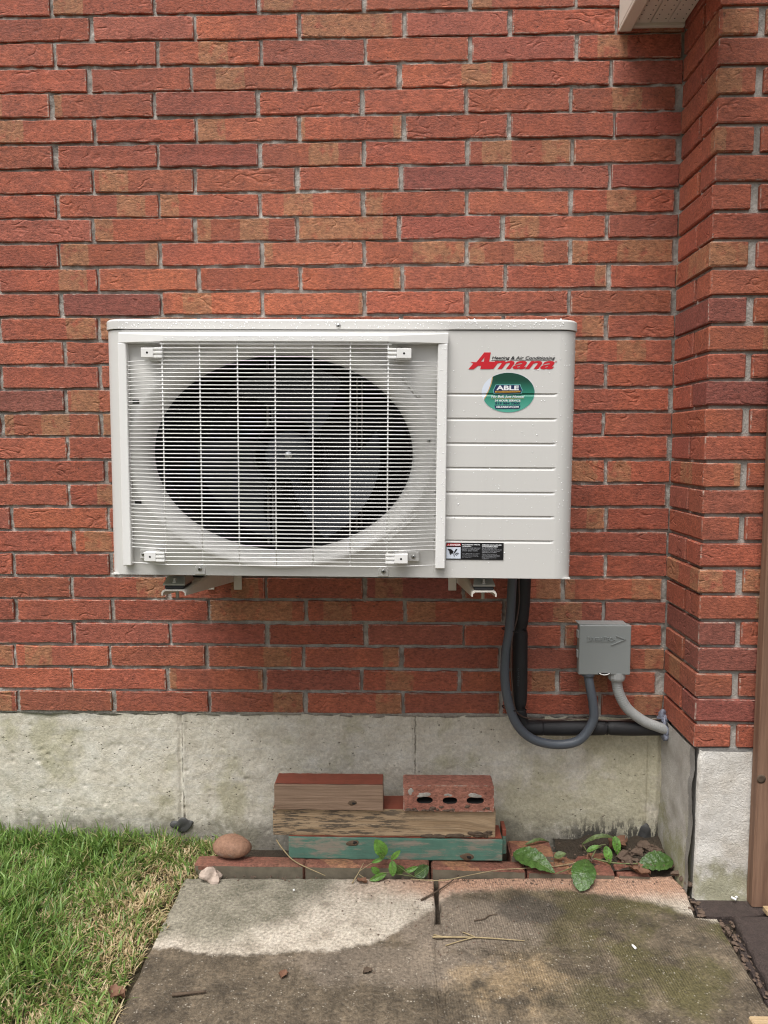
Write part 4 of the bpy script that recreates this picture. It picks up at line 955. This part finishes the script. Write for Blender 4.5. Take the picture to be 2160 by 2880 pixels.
# ================================================================ loose things at the foot of the wall
def rough_box(x0, x1, y0, y1, z0, z1, seed, amp=.0012, cuts=26):
    bm = bmesh.new(); bmesh.ops.create_cube(bm, size=1.0)
    for v in bm.verts: v.co = Vector(((x0+x1)/2+v.co.x*(x1-x0), (y0+y1)/2+v.co.y*(y1-y0), (z0+z1)/2+v.co.z*(z1-z0)))
    bmesh.ops.bevel(bm, geom=list(bm.edges), offset=.0028, segments=2, affect='EDGES', profile=.6)
    bmesh.ops.subdivide_edges(bm, edges=[e for e in bm.edges if abs(e.verts[0].co.x-e.verts[1].co.x) > (x1-x0)*.8], cuts=cuts, use_grid_fill=True)
    for v in bm.verts:
        n_ = lambda s: float(vnoise(np.array(v.co.x*38), np.array((v.co.y*1.3+v.co.z)*70), seed*10+s))
        ez_ = 1.0 if min(abs(v.co.z-z0), abs(v.co.z-z1)) < .004 else .4
        v.co += Vector((n_(1)*amp*.8, n_(2)*amp*.7, n_(3)*amp*ez_))
    bm.verts.index_update(); m = MB(); m.add([tuple(v.co) for v in bm.verts], [tuple(q.index for q in f.verts) for f in bm.faces]); bm.free(); return m
def timber(name, label, x0, x1, y0, y1, z0, z1, mat, top=None, seed=0, rot=0.0, cat='wood block'):
    t = thing(name, label, cat, ((x0+x1)/2, (y0+y1)/2, z0)); random.seed(seed)
    m = rough_box(x0, x1, y0, y1, z0, z1, seed); m.build('block', M[mat], t)
    if top:
        m = MB(); nu = 30
        f = lambda u, v: (x0+.002+(x1-x0-.004)*u, y0+.0025+(y1-y0-.005)*v, z1+.0019+.0005*math.sin(u*40+v*9))
        m.add(*grid(nu, 4, f), True); m.build('painted_top', M[top], t)
    t.rotation_euler[2] = rot; return t
GREENB = timber('timber_offcut', 'worn green-painted board at the bottom of the stack', -.303, .262, -.136, -.060, .0262, .0850, 'green', 'redpaint', 1)
MIDBEAM = timber('timber_offcut', 'long rough-sawn black-streaked beam in the middle of the stack', -.345, .243, -.130, -.050, .0870, .1600, 'wooddark', 'redpaint', 2)
TOPBLK = timber('timber_offcut', 'grey weathered pine block with knots and red top, upper left on the stack', -.338, -.052, -.141, -.074, .1625, .2315, 'woodgrey', 'redpaint', 3)
def knot(t, x, y, z, r):
    q = MB(); lump(q, (x, y, z), (r*1.5, .0016, r*.8), int(x*1000) % 97, 3, .5); k = q.build('knot', M['woodend'] if False else M['knot'], t)
    q = MB(); lump(q, (x+r*.3, y-.0012, z), (r*.6, .0014, r*.4), int(x*1000) % 91, 2, .6); q.build('knot_core', M['hole'], k)
knot(TOPBLK, -.133, -.1412, .1830, .0085); knot(GREENB, -.130, -.1362, .0720, .0100); knot(GREENB, .168, -.1362, .0370, .0120)
se_ = MB(); random.seed(21)
for i in range(30): xq = random.uniform(.055, .240); lump(se_, (xq, -.1305, .0895+.018*max(0, (xq-.10)/.14)*random.random()), (random.uniform(.006, .016), .003, random.uniform(.002, .006)), 800+i, 2, .6)
se_.build('bark_edge', M['twig'], MIDBEAM)['kind'] = 'stuff'
s_ = MB(); s_.box((.2645, -.108, .030), (.274, -.062, .098), .0015); 
sp = thing('timber_offcut', 'thin green and red board end behind the right end of the stack', 'wood block', (.269, -.085, .03)); s_.build('block', M['green'], sp); MB().box((.2642, -.1085, .080), (.2743, -.0615, .0985), .001).build('painted_top', M['redpaint'], sp)
# cored brick on its side: three oval holes through its face
cb = thing('cored_brick', 'loose red brick with three oval core holes, upper right on the stack', 'brick', (.119, -.11, .164))
x0, x1, z0, z1, y0, y1 = .001, .2375, .1635, .2340, -.141, -.078
def oval(cx, cz, a, b_, n=18): return [(cx+a*abs(math.cos(t))**.6*(1 if math.cos(t) > 0 else -1), cz+b_*math.sin(t)) for t in [2*math.pi*i/n for i in range(n)]]
holes = [oval(.0565, .1925, .0215, .0100), oval(.1225, .1920, .0195, .0100), oval(.1880, .1930, .0230, .0100)]
m = MB(); outl = [(x0, z0+.002), (x0+.003, z0)] + [(x0+(x1-x0)*i/9, z0+random.uniform(-.001, .001)) for i in range(1, 9)] + [(x1-.002, z0), (x1, z0+.003), (x1-.001, z1-.004), (x1-.004, z1)] + [(x0+(x1-x0)*i/9, z1+random.uniform(-.0008, .0008)) for i in range(8, 0, -1)] + [(x0+.003, z1), (x0-.001, z1-.003)]
m.prism(outl, y0, y1-.012, holes); m.prism([(a, b_) for a, b_ in outl], y1-.012, y1)
o = m.build('body', M['brick'], cb); o.color = (.35, .150, .105, .1)
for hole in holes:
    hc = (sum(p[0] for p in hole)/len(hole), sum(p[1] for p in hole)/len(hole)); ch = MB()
    ch.rings([[(hc[0]+(a-hc[0])*.97, yy_, hc[1]+(b_-hc[1])*.97) for a, b_ in hole] for yy_ in (y0+.004, y1-.0125)], True, False, True); ch.build('core_shade_liner', M['hole'], cb)  # near-black liner tubes: the shade inside the holes is put into the colour
for i, (x, z, w_, h_) in enumerate(((.052, .208, .026, .006), (.118, .2075, .018, .005), (.186, .2085, .030, .007), (.020, .218, .012, .008))):
    q = MB(); lump(q, (x, y0+.0002, z), (w_*.6, .0012, h_), 560+i, 3, .6); q.build('mortar_smear', M['mortar'], cb)
mo_ = MB(); random.seed(4)
for i in range(26): lump(mo_, (random.uniform(.01, .235), -.1415, .165+random.uniform(0, .014)*random.random()), (random.uniform(.003, .009), .0025, random.uniform(.002, .005)), 500+i, 1, .4)
mo_.build('mortar_crust', M['brown_stone'], cb)
st_ = MB(); lump(st_, (-.458, -.123, .0515), (.0500, .036, .0290), 19, 4, .17); tag(st_.build('stone', M['stone']), 'smooth rounded tan stone beside the lawn', 'stone')
rk = MB(); lump(rk, (-.494, -.197, .012), (.026, .018, .019), 23, 3, .6, False); tag(rk.build('stone', M['palestone']), 'small jagged pale rock on the slab corner', 'stone')
# pebbles, crumbs, dead leaves in the corner
pb = random.Random(3)
PEB = ['largest brown pebble right of the dock weed stems', 'small brown pebble behind the largest one', 'flat brown pebble touching the reddish dead leaf', 'tiny brown pebble under the dock weed stems', 'brown clod against the foundation below the tar mark', 'big brown clod in the inner wall corner', 'brown clod behind the right dock leaf', 'crumb in the gap at the slab corner, farthest back', 'crumb in the gap at the slab corner, middle one', 'crumb in the gap at the slab corner, nearest the dark paver', 'small brown crumb under the right dock leaf']
spots = [(.586, -.095, .022), (.607, -.088, .012), (.622, -.105, .010), (.598, -.112, .009), (.640, -.060, .018), (.665, -.045, .022), (.688, -.060, .020), (.706, -.165, .012), (.715, -.185, .011), (.722, -.205, .012), (.700, -.130, .010)]
for i, (x, y, s) in enumerate(spots):
    m = MB(); lump(m, (x, y, .012+s*.4), (s*pb.uniform(.8, 1.2), s*.8, s*pb.uniform(.4, .6)), 60+i, 2, .8, False)
    tag(m.build('pebble', M['brown_stone']), PEB[i], 'pebble', 'brown crumbs in the corner')
soilc = MB(); soilc.add(*grid(24, 12, lambda u, v: (.42+.30*u, -.15+.152*v, .006+.016*v+.010*float(vnoise(np.array(u*9), np.array(v*6), 44)))), True)
tag(soilc.build('soil_heap', M['soil']), 'loose dark soil heaped in the wall corner', kind='stuff')

def leaf(name, mat, parent, base, tip, width, up=(0, 0, 1), bend=.12, cup=.25, crinkle=.0015, pw=.75, seed=0, ex=.85, nl=22, nw=9):
    B, Tp = Vector(base), Vector(tip); ax = Tp-B; L = ax.length; a = ax.normalized(); U_ = Vector(up); U_ = (U_-a*U_.dot(a)).normalized(); s = a.cross(U_); rs = random.Random(seed); ph = rs.uniform(0, 6)
    def f(u, v):
        w = width*.5*(math.sin(math.pi*min(1, max(0, v))**pw))**ex + .0004; t = u*2-1
        edge = 1 + .05*math.sin(v*46+ph)*abs(t)
        h = bend*L*math.sin(math.pi*v) + cup*w*abs(t)**1.4 + crinkle*math.sin(v*34+abs(t)*7+ph)*(1-abs(t)*.3)*math.sin(math.pi*v) - .0012*math.exp(-(t/.12)**2)
        return B + a*(L*v) + s*(t*w*edge) + U_*h
    m = MB(); vs, fs = grid(nw, nl, f); m.add(vs, fs, True)
    m.add([Vector(p) - U_*.0007 for p in vs], [q[::-1] for q in fs], True)
    lf = m.build(name, M[mat], parent)
    mr = MB(); mr.tube([f(.5, i/10) + U_*.0002 for i in range(11)], [.0011*(1-.8*i/10) for i in range(11)], 5); mr.build('midrib', M['leafpale'], lf)
    return lf
def stemline(pts, r, parent, mat='stem'):
    p = spline(pts, 6); m = MB(); m.tube(p, [r*(1-.5*i/len(p)) for i in range(len(p))], 6); return m.build('stem', M[mat], parent)
dk = thing('dock_weed', 'broad-leaved weed sprawling over the edging bricks near the corner', 'weed', (.50, -.12, .02))
leaf('leaf', 'leafdark', dk, (.390, -.184, .024), (.292, -.118, .040), .056, (0, -.55, 1), .10, .22, .0035, 1.35, 1, .62)
leaf('leaf', 'leafdark', dk, (.481, -.138, .036), (.442, -.232, .006), .060, (0, -.35, 1), .16, -.15, .003, 1.1, 2, .6)
leaf('leaf', 'leafdark', dk, (.614, -.146, .026), (.708, -.130, .030), .052, (0, -.6, 1), .08, .18, .0040, 1.1, 3, .6)
leaf('leaf', 'leafpale', dk, (.487, -.060, .034), (.588, -.060, .046), .012, (0, -.5, 1), .28, .15, .001, seed=4)
leaf('leaf', 'leaf', dk, (.540, -.100, .052), (.548, -.116, .010), .022, (0, -1, .2), .10, .2, .001, seed=5)
leaf('leaf', 'leaf', dk, (.490, -.100, .036), (.530, -.096, .050), .013, (0, -.6, 1), .12, .2, .001, seed=6)
leaf('leaf', 'leaf', dk, (.572, -.070, .064), (.578, -.085, .018), .022, (0, -1, .2), .08, .2, .001, seed=7)
leaf('leaf', 'leafpale', dk, (.330, -.080, .042), (.400, -.050, .034), .009, (0, -.4, 1), .18, .15, .001, seed=8)
leaf('leaf', 'leafpale', dk, (.400, -.120, .030), (.432, -.118, .040), .018, (0, -.6, 1), .1, .2, .001, seed=9)
stemline([(.500, -.112, .022), (.488, -.124, .042), (.481, -.138, .036)], .0028, dk, 'brown'); stemline([(.500, -.112, .022), (.44, -.160, .026), (.392, -.186, .024)], .0024, dk)
stemline([(.500, -.112, .024), (.56, -.134, .024), (.612, -.146, .030)], .0026, dk); stemline([(.500, -.110, .024), (.49, -.09, .036), (.487, -.060, .034)], .0018, dk); stemline([(.500, -.112, .024), (.52, -.10, .05), (.540, -.100, .056)], .0018, dk)
stemline([(.500, -.112, .022), (.40, -.145, .020), (.27, -.165, .022)], .0017, dk, 'straw'); stemline([(.588, -.06, .05), (.583, -.055, .03), (.575, -.05, .015)], .0015, dk)
sd_ = thing('seedling', 'small bright green seedling rising from the joint behind the slabs', 'weed', (.04, -.178, 0))
L_ = [((-.045, -.186, .066), (-.068, -.190, .106), .028), ((-.047, -.190, .064), (-.060, -.198, .078), .013), ((-.031, -.186, .056), (-.010, -.192, .081), .011), ((-.027, -.187, .054), (-.026, -.196, .022), .017), ((-.049, -.186, .060), (-.077, -.184, .047), .008),
      ((-.042, -.186, .018), (-.080, -.196, .007), .013), ((-.061, -.186, .019), (-.079, -.190, .034), .014), ((-.016, -.186, .040), (-.006, -.180, .016), .024), ((.004, -.184, .022), (.034, -.180, .032), .010), ((.030, -.186, .012), (.062, -.172, .028), .026)]
for i, (a, b_, w_) in enumerate(L_):
    b_ = tuple(p + (q-p)*1.15 for p, q in zip(a, b_)); w_ *= 1.18
    leaf('leaf', 'leaf' if i not in (9, 7) else 'leafdark', sd_, a, b_, w_, (0, -1, .35), .06, .10, .0003, .9, 20+i, .7, 14, 7)
stemline([(.055, -.182, .004), (.023, -.186, .013), (-.020, -.187, .046), (-.043, -.187, .066)], .0015, sd_); stemline([(.040, -.182, .006), (-.02, -.188, .019), (-.061, -.187, .022)], .0013, sd_); stemline([(-.020, -.188, .019), (-.026, -.189, .026)], .001, sd_)

def twig(label, pts, r, forks=(), mat='twig'):
    c = pts[0]; t = thing('twig', label, 'twig', c); p = spline(pts, 6)
    m = MB(); m.tube(p, [r*(1-.55*i/len(p))*random.uniform(.85, 1.15) for i in range(len(p))], 6); m.build('stalk', M[mat], t)
    for f_ in forks: q = MB(); q.tube(spline(f_, 5), r*.55, 5); q.build('side_shoot', M[mat], t)
random.seed(8)
twig('dark twig bridging the joint between the two slabs', [(.044, -.275, .004), (.075, -.25, .006), (.11, -.215, .007), (.145, -.177, .012)], .0026)
twig('short curved twig on the muddy part of the right slab', [(.167, -.350, .003), (.19, -.345, .004), (.205, -.33, .003), (.225, -.324, .003)], .0016)
twig('long pale forked twig lying across the middle of the right slab', [(.067, -.413, .004), (.12, -.414, .005), (.18, -.413, .004), (.274, -.421, .004)], .0024, [[(.162, -.412, .004), (.13, -.425, .004), (.095, -.440, .003)], [(.165, -.412, .004), (.15, -.402, .004), (.137, -.393, .003)], [(.10, -.414, .004), (.07, -.405, .004)]], 'straw')
twig('stout brown twig at the front of the left slab', [(-.468, -.607, .005), (-.44, -.604, .006), (-.402, -.596, .005)], .0042)
twig('dry straw stalk lying over the left edging brick', [(-.34, -.105, .06), (-.32, -.13, .050), (-.28, -.165, .034), (-.20, -.19, .012)], .0022, [], 'straw')
twig('thin dry stalk arching from the seedling towards the dock weed', [(.02, -.19, .006), (.10, -.20, .010), (.18, -.185, .018), (.25, -.175, .026), (.31, -.17, .026)], .0015, [], 'straw')
twig('forked dry stalk leaning on the edging brick left of the seedling', [(-.130, -.205, .002), (-.115, -.19, .02), (-.102, -.18, .042)], .0018, [[(-.113, -.188, .024), (-.09, -.18, .036), (-.066, -.172, .046)], [(-.113, -.188, .016), (-.10, -.19, .008)]], 'straw')
def dead(label, c, s, seed, mat='brown'):
    r_ = random.Random(seed); m = MB(); a0 = r_.uniform(0, 6)
    def f(u, v):
        t = u*2-1; w = s*.45*math.sin(math.pi*(v*.96+.02))**.8*(1+.25*math.sin(v*19+seed)); x, y = (v-.5)*s*1.3, t*w
        return (c[0]+x*math.cos(a0)-y*math.sin(a0), c[1]+x*math.sin(a0)+y*math.cos(a0), c[2]+s*.22*t*t+.08*s*math.sin(v*7+t*3+seed)+s*.1)
    vs, fs = grid(7, 10, f); m.add(vs, fs, True); m.add([(x, y, z-.0006) for x, y, z in vs], [q[::-1] for q in fs], True)
    tag(m.build('dead_leaf', M[mat]), label, 'dead leaf')
dead('reddish brown dead leaf lying before the dock weed by the corner', (.612, -.160, .014), .042, 2); dead('curled brown dead leaf against the foundation behind the weed', (.585, -.055, .028), .05, 5)
dead('small rolled tan leaf on the wet part of the left slab', (-.252, -.541, .001), .020, 8); dead('tan leaf scrap under the seedling', (-.105, -.20, .003), .022, 9); dead('brown leaf half hidden in the grass at the slab edge', (-.578, -.615, .008), .032, 11)
dead('dark shrivelled leaf scrap at the front middle of the left slab', (-.075, -.525, .000), .018, 14, 'twig')
for x, y, a, l in ((.514, -.436, 1.9, 'white pellet on the wet right slab'), (.814, -.250, 2.3, 'white pellet on the dark paver by the post'), (.823, -.244, .4, 'tiny white chip next to the pellet by the post'), (-.274, -.241, .2, 'pair of tiny white bits on the left slab')):
    m = MB(); k = .0062 if 'chip' not in l and 'bits' not in l else .0025; zz_ = .004
    m.tube([(x-k*math.cos(a), y-k*math.sin(a), zz_), (x, y, zz_), (x+k*math.cos(a), y+k*math.sin(a), zz_)], .0028, 8); tag(m.build('white_pellet', M['pellet']), l, 'pellet')

# grit and crumbs: nobody could count them
gt = MB(); rg_ = random.Random(17)
def crumb(x, y, z, s, i): lump(gt, (x, y, z), (s*rg_.uniform(.7, 1.4), s*rg_.uniform(.7, 1.4), s*rg_.uniform(.4, .8)), 900+i % 40, 1, .7, False)
for i in range(150): crumb(rg_.uniform(.742, .785), rg_.uniform(-.66, -.31), -.020+rg_.uniform(0, .008), rg_.uniform(.002, .006), i)
for i in range(60): crumb(rg_.uniform(.690, .730), rg_.uniform(-.31, -.14), -.012+rg_.uniform(0, .010), rg_.uniform(.003, .007), i)
for i in range(150): crumb(rg_.gauss(.16, .13), rg_.gauss(-.36, .08), .0006, rg_.uniform(.0008, .0024), i)
for i in range(120): crumb(rg_.uniform(-.5, .66), -.178-.02*rg_.random()**2, .0008, rg_.uniform(.0010, .0030), i)
for i in range(90): crumb(rg_.uniform(.30, .70), rg_.uniform(-.16, -.04), .030, rg_.uniform(.002, .005), i)
tag(gt.build('grit', M['brown_stone']), 'loose brown grit and crumbs on the slabs and in their joints', kind='stuff')
# wooden post, its offcuts
po = thing('wood_post', 'brown timber post standing in front of the pier at the right edge', 'post', (.905, -.25, 0))
m = MB(); m.box((.8500, -.268, -.008), (.946, -.237, 2.0), .0025); pm_ = m.build('timber', M['post'], po)
for o_ in (pm_,):   # grain runs upright: turn the mesh's own axes
    me = o_.data
    for v in me.vertices: v.co = Vector((v.co.z, v.co.y, -v.co.x))
    o_.rotation_euler = (0, -math.pi/2, 0)
k_ = MB(); k_.lathe((.8585, -.2680, .318), [(.010, .0), (.011, -.0012), (.007, -.002), (.002, -.0012)], 'y', 14); k_.build('knot', M['twig'], po)
for zz_ in (.545, .215): MB().box((.888, -.2692, zz_-.003), (.902, -.2680, zz_+.003), .0004).build('stamp_mark', M['p_black'], po)
wb = MB(); wb.box((.656, -.76, .0005), (.86, -.672, .036), .003); tag(wb.build('wood_board', M['woodend']), 'sawn board end lying on the slab at the bottom right corner', 'board')
ws = MB(); ws.box((.862, -.318, .004), (.95, -.296, .016), .001); tag(ws.build('wood_strip', M['woodend']), 'thin pale wood strip lying at the foot of the post', 'board')

# ================================================================ grass
def grass_blades(n, x0, x1, y0, y1, seed, lmul=1.0, keep=None):
    r = np.random.default_rng(seed); x = r.uniform(x0, x1, n); y = r.uniform(y0, y1, n)
    if keep is not None: k = keep(x, y, r); x, y = x[k], y[k]
    n = len(x)
    clump = vnoise(x*11, y*11, 50); fine = vnoise(x*34, y*34, 51); drift = vnoise(x*3.1+5, y*3.1, 52)
    edge = np.clip((x+.93+.12*drift)/.32, 0, 1)                                   # worn towards the slab
    dryp = .13 + .50*edge**1.5 + .22*np.clip(-clump, 0, 1) + .10*drift; dry = r.random(n) < dryp
    L = (.029 + .042*r.random(n)**1.6)*(1 + .45*clump + .25*fine)*(1-.42*edge)*lmul
    L *= np.where(y > -.07, 1.25, 1.0); L = np.clip(L, .010, .10)*np.where(dry, .82, 1.0)
    ang = vnoise(x*7, y*7, 53)*4.0 + r.normal(0, 1.7, n); lean = np.clip(np.abs(r.normal(.70, .42, n)) + np.where(dry, .35, 0) + .25*edge, .05, 1.5)
    w = (.0011 + .0022*r.random(n)**1.6)*np.where(dry, .8, 1.0)
    dx, dy = np.cos(ang), np.sin(ang); px, py = -dy, dx; tw = r.normal(0, .5, n)
    px, py = px*np.cos(tw)-py*np.sin(tw), px*np.sin(tw)+py*np.cos(tw)
    z0 = -.012; V = np.zeros((n, 7, 3)); ts = [0, .4, .75, 1.0]
    for i, t in enumerate(ts):
        a = lean*(.35+.65*t); hx = L*t*np.sin(a)*(.55+.45*t); hz_ = L*t*np.cos(a*.85)
        cx, cy, cz = x+dx*hx, y+dy*hx, z0+np.maximum(hz_, .004*t) + .004*t
        ww = w*(1.0, .92, .62, 0)[i]
        if i < 3:
            V[:, 2*i] = np.stack([cx-px*ww, cy-py*ww, cz], -1); V[:, 2*i+1] = np.stack([cx+px*ww, cy+py*ww, cz], -1)
        else: V[:, 6] = np.stack([cx, cy, cz], -1)
    V[..., 1] = np.minimum(V[..., 1], -.003)
    g1, g2 = np.array([.078, .165, .028]), np.array([.235, .380, .090]); d1, d2 = np.array([.40, .30, .15]), np.array([.66, .54, .33])
    f = np.clip(.45+.35*fine+r.normal(0, .28, n), 0, 1)[:, None]; c = np.where(dry[:, None], d1+(d2-d1)*f, g1+(g2-g1)*f)
    yl = (r.random(n) < .22*(1+edge))[:, None] & ~dry[:, None]; c = np.where(yl, c*.55+np.array([.20, .20, .055])*.5, c)
    return V, c
def grass_keep(x, y, r):
    e = -.566 + .003*np.sin(y*60) + .014*vnoise(y*22, y*0, 61)
    ok = (x < e) | ((x < -.515) & (y > -.185)) | ((x < -.46) & (y > -.06) & (r.random(len(x)) < .5))
    bare = vnoise(x*16, y*16, 62) > .62
    return ok & ~(bare & (r.random(len(x)) < .7))
parts = [grass_blades(38000, -1.30, -.44, -.80, -.004, 71, 1.0, grass_keep),
         grass_blades(36000, -3.0, -1.30, -3.0, -.004, 72, 1.1, lambda x, y, r: x < -1.3), grass_blades(26000, -1.30, -.57, -3.0, -.80, 73, 1.1, lambda x, y, r: x < -.575)]
V = np.concatenate([p[0] for p in parts]); Cc = np.concatenate([p[1] for p in parts]); n = len(V)
base = np.arange(n)[:, None]*7
quads = np.concatenate([base+np.array([[0, 1, 3, 2]]), base+np.array([[2, 3, 5, 4]])], 1).reshape(-1, 4); tris = base+np.array([[4, 5, 6]])
me = bpy.data.meshes.new('grass'); me.vertices.add(n*7); me.vertices.foreach_set('co', V.reshape(-1))
nl = len(quads)*4+n*3; me.loops.add(nl); me.loops.foreach_set('vertex_index', np.concatenate([quads.reshape(-1), tris.reshape(-1)]).astype(np.int32))
npoly = len(quads)+n; me.polygons.add(npoly)
ls = np.concatenate([np.arange(len(quads))*4, len(quads)*4+np.arange(n)*3]).astype(np.int32); me.polygons.foreach_set('loop_start', ls)
me.update(calc_edges=True); me.validate()
ca = me.color_attributes.new('blade_colour', 'FLOAT_COLOR', 'POINT'); ca.data.foreach_set('color', np.concatenate([np.repeat(Cc, 7, 0), np.ones((n*7, 1))], 1).astype(np.float32).reshape(-1))
gm = Mat('grass'); at = gm.n('Attribute', attribute_name='blade_colour'); gm.out(at.outputs['Color'], .45)
tr = gm.n('BsdfTranslucent', {'Color': at.outputs['Color']}); mx = gm.n('MixShader', {0: .28, 1: gm.p.outputs[0], 2: tr.outputs[0]}); gm.t.links.new(mx.outputs[0], gm.t.nodes['Material Output'].inputs[0])
me.materials.append(gm.m); go = bpy.data.objects.new('grass', me); COL.objects.link(go)
tag(go, 'green lawn grass mixed with dry straw blades left of the slabs', 'grass', kind='stuff')
